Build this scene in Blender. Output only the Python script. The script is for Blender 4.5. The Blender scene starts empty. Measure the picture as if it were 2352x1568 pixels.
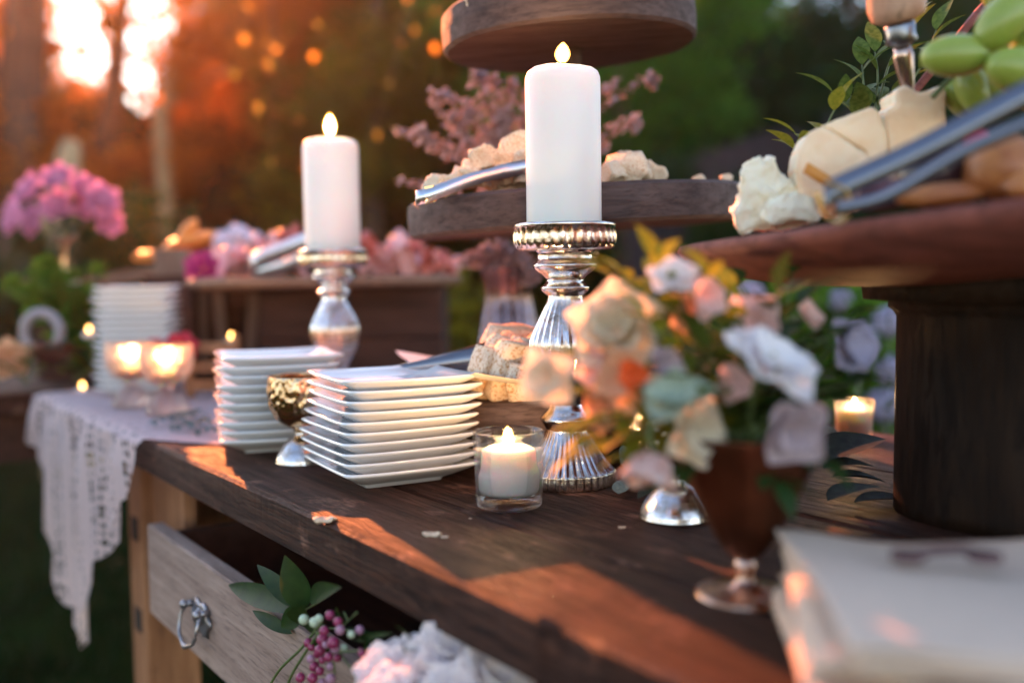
import bpy, bmesh, math, random
from mathutils import Vector, Matrix, noise as mnoise
random.seed(7)
S = bpy.context.scene
COL = S.collection
R_ = math.radians
# ---------------------------------------------------------------- camera
CAM = Vector((0, 0, 1.01)); PITCH = R_(3.72); ROLL = R_(0.8); FPX = 2290.0
Fv = Vector((0, math.cos(PITCH), -math.sin(PITCH)))
U0 = Vector((0, math.sin(PITCH), math.cos(PITCH))); R0 = Vector((1, 0, 0))
Uv = U0 * math.cos(ROLL) + R0 * math.sin(ROLL); Rv = R0 * math.cos(ROLL) - U0 * math.sin(ROLL)
cam = bpy.data.cameras.new('camera'); camo = bpy.data.objects.new('camera', cam); COL.objects.link(camo)
M = Matrix((Rv, Uv, -Fv)).transposed().to_4x4(); M.translation = CAM
camo.matrix_world = M
cam.sensor_width = 36; cam.lens = 36 * FPX / 2352
cam.clip_start = 0.02; cam.clip_end = 600
cam.dof.use_dof = True; cam.dof.focus_distance = 0.955; cam.dof.aperture_fstop = 1.8
S.camera = camo
# ---------------------------------------------------------------- sky, sun, exposure
SUN_EL = R_(21.0); SUN_AZ = R_(25.0)          # azimuth: left of the viewing direction
sdir = Vector((-math.sin(SUN_AZ) * math.cos(SUN_EL), math.cos(SUN_AZ) * math.cos(SUN_EL), math.sin(SUN_EL)))
W = bpy.data.worlds.new('World'); S.world = W; W.use_nodes = True
nt = W.node_tree; bg = nt.nodes['Background']
sky = nt.nodes.new('ShaderNodeTexSky'); sky.sky_type = 'NISHITA'; sky.sun_disc = False
sky.sun_elevation = SUN_EL; sky.sun_rotation = -SUN_AZ
sky.dust_density = 0.3; sky.ozone_density = 1.0; sky.air_density = 1.0
tint = nt.nodes.new('ShaderNodeMixRGB'); tint.blend_type = 'MULTIPLY'; tint.inputs[0].default_value = 1; tint.inputs[2].default_value = (1.1, .97, .92, 1)
nt.links.new(sky.outputs[0], tint.inputs[1]); nt.links.new(tint.outputs[0], bg.inputs[0]); bg.inputs[1].default_value = 0.15
sl = bpy.data.lights.new('sun', 'SUN'); sl.energy = 5.0; sl.angle = R_(0.6); sl.color = (1.0, 0.25, 0.07)
so = bpy.data.objects.new('sun', sl); COL.objects.link(so)
so.rotation_euler = sdir.to_track_quat('Z', 'Y').to_euler(); so.location = (-3, 8, 5)
S.view_settings.view_transform = 'Standard'; S.view_settings.look = 'None'
S.view_settings.gamma = 1; S.view_settings.use_curve_mapping = False
S.view_settings.exposure = 1.75
S.cycles.sample_clamp_indirect = 6.0
S.cycles.max_bounces = 8; S.cycles.transparent_max_bounces = 16
S.cycles.caustics_reflective = False; S.cycles.caustics_refractive = False

TZ = 0.80                                      # height of the table top

def ray(x, y): return Fv + Rv * ((x - 1176) / FPX) - Uv * ((y - 784) / FPX)
def G(x, y, z=TZ):
    d = ray(x, y); return CAM + d * ((z - CAM.z) / d.z)
def D(x, y, Y):
    d = ray(x, y); return CAM + d * (Y / d.y)

# ---------------------------------------------------------------- materials
def new_mat(name):
    m = bpy.data.materials.new(name); m.use_nodes = True
    return m, m.node_tree, m.node_tree.nodes['Principled BSDF']
def N(t, typ, **kw):
    n = t.nodes.new(typ)
    for k, v in kw.items():
        if k in n.inputs: n.inputs[k].default_value = v
        else: setattr(n, k, v)
    return n
def coords(t, scale=(1, 1, 1), kind='Object'):
    tc = t.nodes.new('ShaderNodeTexCoord'); mp = t.nodes.new('ShaderNodeMapping')
    mp.inputs['Scale'].default_value = scale
    t.links.new(tc.outputs[kind], mp.inputs[0]); return mp.outputs[0]
def ramp(t, src, stops):
    r = t.nodes.new('ShaderNodeValToRGB'); e = r.color_ramp.elements
    while len(e) < len(stops): e.new(0.5)
    for k, (p, c) in enumerate(stops):
        e[k].position = p; e[k].color = (*c, 1) if len(c) == 3 else c
    t.links.new(src, r.inputs[0]); return r.outputs[0]
def bump(t, b, src, s, d=0.002):
    bn = N(t, 'ShaderNodeBump', Strength=s, Distance=d); t.links.new(src, bn.inputs['Height'])
    t.links.new(bn.outputs[0], b.inputs['Normal'])

def wood(name, c1, c2, rough=0.6, st=(3, 40, 40), bs=0.35, light=None, light_amt=0.62, spec=.28):
    m, t, b = new_mat(name); L = t.links
    v = coords(t, st)
    n = N(t, 'ShaderNodeTexNoise', Scale=1.6, Detail=9, Roughness=0.62, Distortion=0.6); L.new(v, n.inputs['Vector'])
    c = ramp(t, n.outputs[0], [(0.3, c1), (0.7, c2)])
    if light:
        v2 = coords(t, (8, 14, 14)); n2 = N(t, 'ShaderNodeTexNoise', Scale=1.5, Detail=8, Roughness=0.7); L.new(v2, n2.inputs['Vector'])
        f = ramp(t, n2.outputs[0], [(light_amt, (0, 0, 0)), (light_amt + 0.12, (1, 1, 1))])
        mx = N(t, 'ShaderNodeMixRGB'); L.new(f, mx.inputs[0]); L.new(c, mx.inputs[1]); mx.inputs[2].default_value = (*light, 1)
        c = mx.outputs[0]
    L.new(c, b.inputs['Base Color']); b.inputs['Specular IOR Level'].default_value = spec
    v3 = coords(t, (st[0] * 4, st[1] * 4, st[2] * 4)); n3 = N(t, 'ShaderNodeTexNoise', Scale=1.8, Detail=8, Roughness=.75, Distortion=.3); L.new(v3, n3.inputs['Vector'])
    f3 = ramp(t, n3.outputs[0], [(.36, (.45, .45, .45)), (.5, (1, 1, 1))]); m3 = N(t, 'ShaderNodeMixRGB', blend_type='MULTIPLY'); m3.inputs[0].default_value = .8
    L.new(c, m3.inputs[1]); L.new(f3, m3.inputs[2]); L.new(m3.outputs[0], b.inputs['Base Color'])
    ad = N(t, 'ShaderNodeMath', operation='ADD'); L.new(n.outputs[0], ad.inputs[0]); L.new(f3, ad.inputs[1])
    rr = ramp(t, n.outputs[0], [(0.25, (rough + .12,) * 3), (0.75, (rough - .1,) * 3)]); L.new(rr, b.inputs['Roughness'])
    bump(t, b, ad.outputs[0], bs, 0.003)
    return m
def plain(name, col, rough=0.5, var=0.12, scale=30, bs=0.15, metal=0, sss=0, spec=None, coat=0, sssr=(.02, .008, .005)):
    m, t, b = new_mat(name); L = t.links
    v = coords(t); n = N(t, 'ShaderNodeTexNoise', Scale=scale, Detail=6, Roughness=0.6); L.new(v, n.inputs['Vector'])
    lo = tuple(max(0, x * (1 - var * 1.6)) for x in col); hi = tuple(min(1, x * (1 + var)) for x in col)
    L.new(ramp(t, n.outputs[0], [(0.3, lo), (0.7, hi)]), b.inputs['Base Color'])
    b.inputs['Roughness'].default_value = rough; b.inputs['Metallic'].default_value = metal
    if spec is not None: b.inputs['Specular IOR Level'].default_value = spec
    if coat: b.inputs['Coat Weight'].default_value = coat; b.inputs['Coat Roughness'].default_value = 0.08
    if sss:
        b.inputs['Subsurface Weight'].default_value = sss; b.inputs['Subsurface Radius'].default_value = sssr
        b.inputs['Subsurface Scale'].default_value = 1.0
    if bs: bump(t, b, n.outputs[0], bs)
    return m
def two_tone(name, c1, c2, scale=12, lo=.4, hi=.6, rough=.5, bs=.2, sss=0, coat=0):
    m, t, b = new_mat(name); L = t.links
    v = coords(t); n = N(t, 'ShaderNodeTexNoise', Scale=scale, Detail=5, Roughness=0.6); L.new(v, n.inputs['Vector'])
    L.new(ramp(t, n.outputs[0], [(lo, c1), (hi, c2)]), b.inputs['Base Color'])
    b.inputs['Roughness'].default_value = rough
    if sss:
        b.inputs['Subsurface Weight'].default_value = sss; b.inputs['Subsurface Radius'].default_value = (.02, .01, .006); b.inputs['Subsurface Scale'].default_value = 0.5
    if coat: b.inputs['Coat Weight'].default_value = coat
    bump(t, b, n.outputs[0], bs)
    return m
def leafm(name, c1, c2, trans=0.4, rough=0.5, tcol=None, scale=9):
    m, t, b = new_mat(name); L = t.links
    v = coords(t); n = N(t, 'ShaderNodeTexNoise', Scale=scale, Detail=3); L.new(v, n.inputs['Vector'])
    c = ramp(t, n.outputs[0], [(0.35, c1), (0.65, c2)])
    L.new(c, b.inputs['Base Color']); b.inputs['Roughness'].default_value = rough; b.inputs['Specular IOR Level'].default_value = .12
    tr = N(t, 'ShaderNodeBsdfTranslucent')
    if tcol: tr.inputs[0].default_value = (*tcol, 1)
    else: L.new(c, tr.inputs[0])
    mx = N(t, 'ShaderNodeMixShader', Fac=trans); L.new(b.outputs[0], mx.inputs[1]); L.new(tr.outputs[0], mx.inputs[2])
    L.new(mx.outputs[0], t.nodes['Material Output'].inputs[0])
    return m
def emit(name, col, s):
    m, t, b = new_mat(name)
    b.inputs['Base Color'].default_value = (0, 0, 0, 1); b.inputs['Emission Color'].default_value = (*col, 1); b.inputs['Emission Strength'].default_value = s
    return m
def glass(name, col=(1, 1, 1), rough=0.02, bumps=0, bscale=60, thin=.7):
    m, t, b = new_mat(name); L = t.links
    b.inputs['Base Color'].default_value = (*col, 1); b.inputs['Roughness'].default_value = rough
    b.inputs['Transmission Weight'].default_value = 1.0; b.inputs['IOR'].default_value = 1.46
    if bumps:
        v = coords(t); vo = N(t, 'ShaderNodeTexVoronoi', Scale=bscale); L.new(v, vo.inputs['Vector'])
        bump(t, b, vo.outputs['Distance'], bumps, 0.004)
    # part of the light passes straight through the thin wall
    tr = N(t, 'ShaderNodeBsdfTransparent'); tr.inputs[0].default_value = (*col, 1); mx = N(t, 'ShaderNodeMixShader', Fac=thin)
    L.new(b.outputs[0], mx.inputs[1]); L.new(tr.outputs[0], mx.inputs[2]); L.new(mx.outputs[0], t.nodes['Material Output'].inputs[0])
    return m
def mercury(name, col=(.86, .84, .86), clear=0.35, tint=(1, .93, .85), bscale=160, bs=0.25, rough=.1):
    m, t, b = new_mat(name); L = t.links
    v = coords(t); n = N(t, 'ShaderNodeTexNoise', Scale=bscale, Detail=8, Roughness=.75); L.new(v, n.inputs['Vector'])
    n0 = N(t, 'ShaderNodeTexNoise', Scale=bscale * .35, Detail=7, Roughness=.7); L.new(v, n0.inputs['Vector'])
    L.new(ramp(t, n0.outputs[0], [(.42, col), (.56, (col[0] * .85, col[1] * .72, col[2] * .58)), (.68, (col[0] * .4, col[1] * .28, col[2] * .2))]), b.inputs['Base Color'])
    b.inputs['Metallic'].default_value = 1; b.inputs['Roughness'].default_value = rough
    bump(t, b, n.outputs[0], bs, 0.0015)
    g = N(t, 'ShaderNodeBsdfGlass', Roughness=0.04, IOR=1.35); g.inputs[0].default_value = (*tint, 1)
    f = ramp(t, n.outputs[0], [(0.5 - .3 * clear, (min(1, clear * 1.4),) * 3), (0.62, (clear * .4,) * 3)])
    mx = N(t, 'ShaderNodeMixShader'); L.new(f, mx.inputs[0]); L.new(b.outputs[0], mx.inputs[1]); L.new(g.outputs[0], mx.inputs[2])
    L.new(mx.outputs[0], t.nodes['Material Output'].inputs[0])
    return m

MT = dict(
    table=wood('dark_table_wood', (.016, .0065, .0045), (.08, .03, .018), .6, (3, 45, 45), 1.0, (.24, .12, .08), .57, spec=.13),
    edge=wood('table_edge_wood', (.02, .013, .010), (.06, .04, .032), .65, (3, 50, 50), .5),
    stand=wood('stand_wood', (.055, .034, .030), (.13, .085, .075), .7, (4, 30, 60), .4),
    meatwood=wood('board_wood', (.16, .085, .055), (.34, .19, .12), .5, (5, 40, 40), .3),
    plate_wood=wood('turned_bowl_wood', (.13, .036, .025), (.3, .09, .065), .6, (4, 30, 30), .5),
    pillar=wood('pedestal_wood', (.006, .0035, .0025), (.026, .013, .007), .5, (20, 20, 3), .6, spec=.12),
    pale=wood('warm_lit_whitewashed_wood', (.24, .155, .12), (.44, .31, .25), .75, (3, 40, 40), .4, (.15, .11, .1), .7),  # whitewash; its pinkish warmth stands in for warm light on the drawer
    leg=wood('warm_lit_leg_wood', (.22, .09, .04), (.45, .21, .1), .7, (40, 40, 3), .4),  # orange in this colour stands in for warm light falling on the wood
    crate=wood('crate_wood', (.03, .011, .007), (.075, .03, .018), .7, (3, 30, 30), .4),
    slat=wood('slat_wood', (.12, .08, .06), (.24, .17, .12), .7, (30, 30, 3), .4),
    fence=wood('fence_wood', (.03, .02, .022), (.06, .042, .045), .8, (30, 30, 2), .4),
    porcelain=plain('white_porcelain', (.84, .83, .82), .12, .01, 20, 0, coat=.5),
    wax=plain('white_wax', (.88, .84, .79), .42, .02, 14, .05, sss=.6, sssr=(.03, .018, .012)),
    wick=plain('burnt_wick', (.02, .015, .012), .9),
    flame=emit('candle_flame', (1, .74, .36), 30),
    veil=None,
    flame_far=emit('candle_flame_distant', (1, .5, .18), 4),
    glass=glass('clear_glass', thin=.66),
    hammered=glass('hammered_glass', (1, .84, .78), .3, 1.0, 120, thin=.25),
    frost=glass('frosted_glass', (1, .97, .92), .4, 0, thin=.25),
    merc=mercury('mercury_glass', clear=.22),
    merc_clear=mercury('mercury_glass_worn', clear=.75, tint=(1, .95, .9)),
    merc_warm=mercury('warm_mercury_glass', (.9, .72, .58), .35, (1, .8, .6)),
    merc_purple=mercury('smoky_mercury_glass', (.24, .18, .22), .2),
    gold=mercury('gold_mercury_glass', (.72, .54, .36), .15, (1, .8, .5), 120, .3, .16),
    copper=plain('copper', (.13, .04, .018), .45, .25, 30, .2, metal=.85),
    steel=plain('dark_reflection_steel', (.2, .21, .24), .3, .04, 40, .02, metal=1),  # dark tone carries the reflection of dark surroundings
    bright=plain('sky_reflection_steel', (.74, .77, .82), .3, .03, 40, .02, metal=1),  # same metal, with the reflected sky put into its paler tone
    amberleaf=leafm('sunlit_amber_leaf', (.3, .12, .01), (.4, .18, .015), .75, .4, (1, .5, .06)),
    brass=plain('brass_ring', (.5, .33, .13), .3, .1, 40, .05, metal=1),
    pull=plain('old_drawer_pull', (.34, .32, .33), .35, .3, 60, .3, metal=.8),
    lace=None,
    bread=two_tone('bread_crust', (.84, .66, .48), (.55, .27, .1), 28, .5, .64, .8, .6),
    toast=two_tone('toasted_bread', (.86, .72, .54), (.6, .28, .09), 28, .5, .62, .8, .6),
    paper=plain('parchment', (.88, .8, .74), .7, .03, 20, .1),
    napkin=plain('cream_napkin', (.60, .45, .34), .9, .03, 120, .25),
    print=plain('brown_print', (.1, .05, .05), .8, .05, 40, 0),
    cheese=two_tone('hard_cheese', (.94, .70, .47), (.9, .60, .36), 26, .4, .65, .5, .35, sss=.2),
    cheese_cut=two_tone('crumbly_cheese', (.88, .8, .62), (.82, .7, .5), 60, .4, .65, .6, .6, sss=.2),
    rind=two_tone('orange_rind', (.8, .32, .05), (.6, .22, .03), 40),
    grape=plain('green_grape', (.27, .34, .05), .38, .12, 20, .03, sss=.5, coat=.2, sssr=(.01, .015, .004)),
    dark_fruit=plain('dark_fruit', (.03, .012, .02), .3, .3, 30, .1, coat=.3),
    date=plain('dried_date', (.12, .03, .035), .4, .3, 40, .3),
    apricot=two_tone('dried_apricot', (.5, .19, .05), (.32, .1, .03), 24, rough=.45, sss=.1),
    nut=two_tone('walnut', (.6, .36, .2), (.35, .18, .09), 60, bs=.8),
    meat=two_tone('cured_meat', (.68, .19, .2), (.86, .62, .6), 22, .4, .6, .35, .3, sss=.2),
    meat_red=two_tone('red_salami', (.5, .06, .04), (.62, .2, .16), 30, .4, .62, .35, .3),
    veg=two_tone('orange_vegetable', (.8, .22, .04), (.85, .35, .08), 14, rough=.35),
    garlic=plain('lavender_bulb', (.62, .52, .62), .5, .15, 30, .1, sss=.2),
    magenta=plain('magenta_petals', (.5, .02, .18), .5, .3, 40, .3),
    red=plain('red_petals', (.62, .02, .06), .5, .25, 40, .3),
    cream=leafm('cream_petal', (.74, .66, .5), (.84, .76, .62), .5, .6),
    blush=leafm('blush_petal', (.8, .5, .44), (.84, .7, .66), .5, .6),
    white=leafm('white_petal', (.82, .8, .82), (.86, .82, .84), .3, .6),
    orangep=leafm('orange_petal', (.8, .42, .24), (.84, .56, .34), .45, .55),
    mint=leafm('pale_green_petal', (.36, .44, .34), (.5, .56, .44), .3, .6),
    mauve=leafm('mauve_petal', (.42, .33, .36), (.56, .44, .45), .3, .6),
    peony=leafm('pink_peony_petal', (.72, .24, .48), (.85, .5, .66), .4, .6, scale=30),
    heather=leafm('dusty_pink_floret', (.32, .22, .23), (.46, .34, .35), .2, .7, scale=60),
    stem=plain('green_stem', (.1, .14, .04), .5, .2, 40, .1),
    brownstem=plain('brown_stem', (.14, .08, .05), .6, .2, 40, .1),
    leaf=leafm('deep_green_leaf', (.010, .03, .008), (.025, .055, .012), .2, .45, (.06, .1, .02), 60),
    leafy=leafm('yellow_green_leaf', (.2, .22, .02), (.32, .3, .03), .5, .5),
    leafmid=leafm('mid_green_leaf', (.07, .12, .02), (.14, .2, .04), .4, .5),
    euc=leafm('dusty_eucalyptus_leaf', (.09, .13, .13), (.15, .2, .2), .15, .7),
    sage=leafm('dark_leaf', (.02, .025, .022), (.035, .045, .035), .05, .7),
    berry=plain('pink_pepper_berry', (.32, .03, .1), .35, .35, 60, .1, coat=.2),
    berry_pale=plain('mauve_berry', (.4, .2, .28), .4, .25, 60, .1),
    berry_green=plain('pale_green_berry', (.5, .58, .4), .35, .1, 60, .05),
    bark=wood('tree_bark', (.05, .03, .022), (.12, .075, .05), .9, (6, 6, 1.5), .8),
    bark_pale=wood('pale_bark', (.3, .2, .11), (.5, .36, .2), .9, (5, 5, 1.2), .8),
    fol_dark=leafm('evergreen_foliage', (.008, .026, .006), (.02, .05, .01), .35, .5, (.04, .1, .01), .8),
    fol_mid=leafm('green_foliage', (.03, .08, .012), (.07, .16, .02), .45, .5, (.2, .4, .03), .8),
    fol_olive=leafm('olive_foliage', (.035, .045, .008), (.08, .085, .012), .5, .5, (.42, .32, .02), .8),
    fol_flare_amber=leafm('flare_amber_foliage', (.14, .05, .008), (.24, .09, .012), .6, .5, (.95, .36, .04), .8),  # amber leaf colour stands in for the orange lens flare
    grassblade=leafm('grass_blade', (.006, .016, .004), (.014, .03, .007), .2, .6),
    hyd=leafm('pale_hydrangea_floret', (.36, .34, .46), (.46, .42, .54), .3, .7),
    ceramic=plain('pale_ceramic', (.3, .26, .27), .5, .05, 20, .05),
    pinkglass=glass('pink_faceted_glass', (1, .72, .68), .05, .5, 60, .5),
    copper_steel=plain('coppery_steel', (.5, .36, .3), .25, .1, 40, .05, metal=1),
    handlewood=wood('handle_wood', (.42, .24, .16), (.6, .38, .27), .45, (20, 20, 3), .1),
    merc_copper=mercury('coppery_glass', (.75, .5, .4), .3, (1, .7, .5)),
    orangered=leafm('red_orange_petal', (.85, .12, .03), (.85, .2, .05), .45, .5),
    drawerwhite=leafm('white_rose_petal', (.92, .8, .78), (.94, .88, .86), .3, .6),
    orangefruit=plain('orange_skin', (.8, .3, .02), .4, .1, 60, .2),
)
# lace: cotton with round and slit holes, sunlit pink put into its colour
def lace_mat():
    m, t, b = new_mat('lace_cotton'); L = t.links
    b.inputs['Base Color'].default_value = (.88, .70, .71, 1); b.inputs['Roughness'].default_value = .9
    b.inputs['Subsurface Weight'].default_value = 0
    v = coords(t, (1, 1, 1), 'UV')
    vo = N(t, 'ShaderNodeTexVoronoi', Scale=1.0); vo.inputs['Randomness'].default_value = .35
    mp = N(t, 'ShaderNodeMapping'); mp.inputs['Scale'].default_value = (70, 70, 1); L.new(v, mp.inputs[0]); L.new(mp.outputs[0], vo.inputs['Vector'])
    hole = ramp(t, vo.outputs['Distance'], [(.32, (1, 1, 1)), (.44, (0, 0, 0))])
    wv = N(t, 'ShaderNodeTexWave', Scale=1.0, Distortion=1.5, Detail=1); mp2 = N(t, 'ShaderNodeMapping'); mp2.inputs['Scale'].default_value = (7, 1.2, 1); L.new(v, mp2.inputs[0]); L.new(mp2.outputs[0], wv.inputs['Vector'])
    band = ramp(t, wv.outputs[0], [(.3, (0, 0, 0)), (.5, (1, 1, 1))])
    n2 = N(t, 'ShaderNodeTexNoise', Scale=9); L.new(v, n2.inputs['Vector'])
    b2 = ramp(t, n2.outputs[0], [(.38, (.25, .25, .25)), (.5, (1, 1, 1))])
    mu = N(t, 'ShaderNodeMath', operation='MULTIPLY'); L.new(hole, mu.inputs[0]); L.new(band, mu.inputs[1])
    sx = N(t, 'ShaderNodeSeparateXYZ'); L.new(v, sx.inputs[0]); hg = N(t, 'ShaderNodeMapRange'); L.new(sx.outputs['Y'], hg.inputs[0]); hg.inputs[1].default_value = .97; hg.inputs[2].default_value = 1.02; hg.inputs[3].default_value = .12
    mu0 = N(t, 'ShaderNodeMath', operation='MULTIPLY'); L.new(mu.outputs[0], mu0.inputs[0]); L.new(hg.outputs[0], mu0.inputs[1]); mu = mu0
    mu2 = N(t, 'ShaderNodeMath', operation='MULTIPLY'); L.new(mu.outputs[0], mu2.inputs[0]); L.new(b2, mu2.inputs[1])
    tr = N(t, 'ShaderNodeBsdfTransparent'); tl = N(t, 'ShaderNodeBsdfTranslucent'); tl.inputs[0].default_value = (.9, .72, .66, 1)
    m1 = N(t, 'ShaderNodeMixShader', Fac=.45); L.new(b.outputs[0], m1.inputs[1]); L.new(tl.outputs[0], m1.inputs[2])
    m2 = N(t, 'ShaderNodeMixShader'); L.new(mu2.outputs[0], m2.inputs[0]); L.new(m1.outputs[0], m2.inputs[1]); L.new(tr.outputs[0], m2.inputs[2])
    L.new(m2.outputs[0], t.nodes['Material Output'].inputs[0])
    return m
MT['lace'] = lace_mat()
def veil_mat():
    m, t, b = new_mat('flame_veil'); e = N(t, 'ShaderNodeEmission', Strength=1.6); e.inputs[0].default_value = (1, .42, .07, 1)
    tr = N(t, 'ShaderNodeBsdfTransparent'); a = N(t, 'ShaderNodeAddShader'); t.links.new(e.outputs[0], a.inputs[0]); t.links.new(tr.outputs[0], a.inputs[1]); t.links.new(a.outputs[0], t.nodes['Material Output'].inputs[0]); return m
MT['veil'] = veil_mat()

# ---------------------------------------------------------------- builders
def mesh(name, verts, faces, mat, smooth=True, uvs=None):
    me = bpy.data.meshes.new(name); me.from_pydata([tuple(v) for v in verts], [], faces)
    if smooth: me.polygons.foreach_set('use_smooth', [True] * len(me.polygons))
    if mat is not None: me.materials.append(MT[mat] if isinstance(mat, str) else mat)
    if uvs:
        ul = me.uv_layers.new(name='UVMap')
        for lp in me.loops: ul.data[lp.index].uv = uvs[lp.vertex_index]
    me.update(); return me
def obj(name, me, parent=None, loc=None, rot=None, sc=None, kind=None):
    o = bpy.data.objects.new(name, me); COL.objects.link(o)
    if parent: o.parent = parent
    if loc is not None: o.location = loc
    if rot is not None: o.rotation_euler = rot
    if sc is not None: o.scale = (sc,) * 3 if isinstance(sc, (int, float)) else sc
    if kind: o['kind'] = kind
    return o
def tag(o, label, cat, group=None):
    o['label'] = label; o['category'] = cat
    if group: o['group'] = group
    return o
def thing(name, label, cat, loc=(0, 0, 0), rot=(0, 0, 0), group=None):
    o = obj(name, None, None, loc, rot); return tag(o, label, cat, group)
def dup(root, loc, rot=None, label=None, group=None, sc=None):
    r = root.copy(); COL.objects.link(r); r.location = loc
    if rot is not None: r.rotation_euler = rot
    if sc is not None: r.scale = (sc,) * 3
    if label: r['label'] = label
    if group: r['group'] = group
    for ch in list(root.children):
        c = ch.copy(); COL.objects.link(c); c.parent = r
        for g in list(ch.children):
            d = g.copy(); COL.objects.link(d); d.parent = c
    return r
class MB:
    def __init__(s): s.v = []; s.f = []
    def add(s, v, f):
        k = len(s.v); s.v += [tuple(q) for q in v]; s.f += [tuple(i + k for i in q) for q in f]; return s
    def box(s, x0, y0, z0, x1, y1, z1, jit=0):
        v = [(x, y, z) for z in (z0, z1) for y in (y0, y1) for x in (x0, x1)]
        if jit: v = [tuple(c + random.uniform(-jit, jit) for c in q) for q in v]
        return s.add(v, [(0, 2, 3, 1), (4, 5, 7, 6), (0, 1, 5, 4), (2, 6, 7, 3), (0, 4, 6, 2), (1, 3, 7, 5)])
    def tube(s, pts, r, seg=8, cap=True):
        pts = [Vector(p) for p in pts]; n = len(pts); v = []; f = []
        rs = r if isinstance(r, (list, tuple)) else [r] * n
        up = Vector((0.13, .21, 1)).normalized()
        for i, p in enumerate(pts):
            t = (pts[min(i + 1, n - 1)] - pts[max(i - 1, 0)]).normalized()
            a = t.cross(up)
            if a.length < .05: a = t.cross(Vector((1, 0, 0)))
            a.normalize(); b = t.cross(a)
            for k in range(seg):
                th = 2 * math.pi * k / seg; v.append(p + (a * math.cos(th) + b * math.sin(th)) * rs[i])
        for i in range(n - 1):
            for k in range(seg):
                k2 = (k + 1) % seg; f.append((i * seg + k, i * seg + k2, (i + 1) * seg + k2, (i + 1) * seg + k))
        if cap: f.append(tuple(range(seg))[::-1]); f.append(tuple((n - 1) * seg + k for k in range(seg)))
        return s.add(v, f)
    def ball(s, c, r, seg=8, rings=6, sc=(1, 1, 1)):
        v = []; f = []
        for i in range(rings + 1):
            ph = math.pi * i / rings
            for k in range(seg):
                th = 2 * math.pi * k / seg
                v.append((c[0] + r * sc[0] * math.sin(ph) * math.cos(th), c[1] + r * sc[1] * math.sin(ph) * math.sin(th), c[2] + r * sc[2] * math.cos(ph)))
        for i in range(rings):
            for k in range(seg):
                k2 = (k + 1) % seg; f.append((i * seg + k, (i + 1) * seg + k, (i + 1) * seg + k2, i * seg + k2))
        return s.add(v, f)
    def build(s, name, mat, parent=None, smooth=False, loc=None, rot=None, bev=0, kind=None):
        me = mesh(name, s.v, s.f, mat, smooth)
        o = obj(name, me, parent, loc, rot, kind=kind)
        if bev:
            b = o.modifiers.new('bevel', 'BEVEL'); b.width = bev; b.segments = 2; b.limit_method = 'ANGLE'
        return o
def smoothcurve(pts, n=12):
    pts = [Vector(p) for p in pts]; out = []
    P = [pts[0]] + pts + [pts[-1]]
    for i in range(1, len(P) - 2):
        for k in range(n):
            t = k / n; a, b, c, d = P[i - 1], P[i], P[i + 1], P[i + 2]
            out.append(.5 * ((2 * b) + (c - a) * t + (2 * a - 5 * b + 4 * c - d) * t * t + (3 * b - a - 3 * c + d) * t ** 3))
    out.append(pts[-1]); return out
def lathe(prof, mat, seg=48, mod=None, name='lathe', close=False, sub=0):
    """prof: list of (r, z); mod(theta, i, r, z) -> (r, z)"""
    if sub:
        pp = smoothcurve([(r, 0, z) for r, z in prof], sub); prof = [(max(0, p.x), p.z) for p in pp]
    v = []; f = []; n = len(prof)
    for i, (r, z) in enumerate(prof):
        for k in range(seg):
            th = 2 * math.pi * k / seg; rr, zz = (r, z) if mod is None else mod(th, i / (n - 1), r, z)
            v.append((rr * math.cos(th), rr * math.sin(th), zz))
    for i in range(n - 1):
        for k in range(seg):
            k2 = (k + 1) % seg; f.append((i * seg + k, i * seg + k2, (i + 1) * seg + k2, (i + 1) * seg + k))
    if close:
        for k in range(seg):
            k2 = (k + 1) % seg; f.append(((n - 1) * seg + k, (n - 1) * seg + k2, k2, k))
    return mesh(name, v, f, mat)
def blob(name, mat, r, sc=(1, 1, 1), amp=.15, freq=2.0, sub=3, seed=0, smooth=True, flat=None):
    bm = bmesh.new(); bmesh.ops.create_icosphere(bm, subdivisions=sub, radius=1)
    for v in bm.verts:
        d = mnoise.noise(v.co * freq + Vector((seed * 7.3, seed * 3.1, seed))) + .5 * mnoise.noise(v.co * freq * 2.3 + Vector((seed, 9, 3)))
        v.co = v.co * (1 + amp * d)
        v.co = Vector((v.co.x * sc[0], v.co.y * sc[1], v.co.z * sc[2])) * r
        if flat is not None and v.co.z < flat * r: v.co.z = flat * r
    me = bpy.data.meshes.new(name); bm.to_mesh(me); bm.free(); me.materials.append(MT[mat])
    if smooth: me.polygons.foreach_set('use_smooth', [True] * len(me.polygons))
    return me
def rock(name, mat, sx, sy, sz, seed, amp=.1, cuts=5, crumb=0):
    """angular lump: subdivided box with broken surfaces"""
    bm = bmesh.new(); bmesh.ops.create_cube(bm, size=1)
    bmesh.ops.subdivide_edges(bm, edges=bm.edges[:], cuts=cuts, use_grid_fill=True)
    for v in bm.verts:
        q = Vector((v.co.x * sx, v.co.y * sy, v.co.z * sz))
        s = 1 / max(sx, sy, sz)
        d = mnoise.noise_vector(q * s * 2.2 + Vector((seed * 5.1, seed, 3))) * amp + mnoise.noise_vector(q * s * 7 + Vector((seed, 8, seed))) * amp * .35
        k = 1 - .12 * (abs(v.co.x) * abs(v.co.y) * abs(v.co.z) * 8) ** 1.5
        v.co = q * k + d / s
        if crumb:
            w_ = v.co * s * 9; v.co += v.co.normalized() * ((mnoise.voronoi(w_ + Vector((seed, 0, 0)))[0][0] - .4) * crumb / s)
    me = bpy.data.meshes.new(name); bm.to_mesh(me); bm.free(); me.materials.append(MT[mat])
    me.polygons.foreach_set('use_smooth', [True] * len(me.polygons))
    return me
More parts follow.
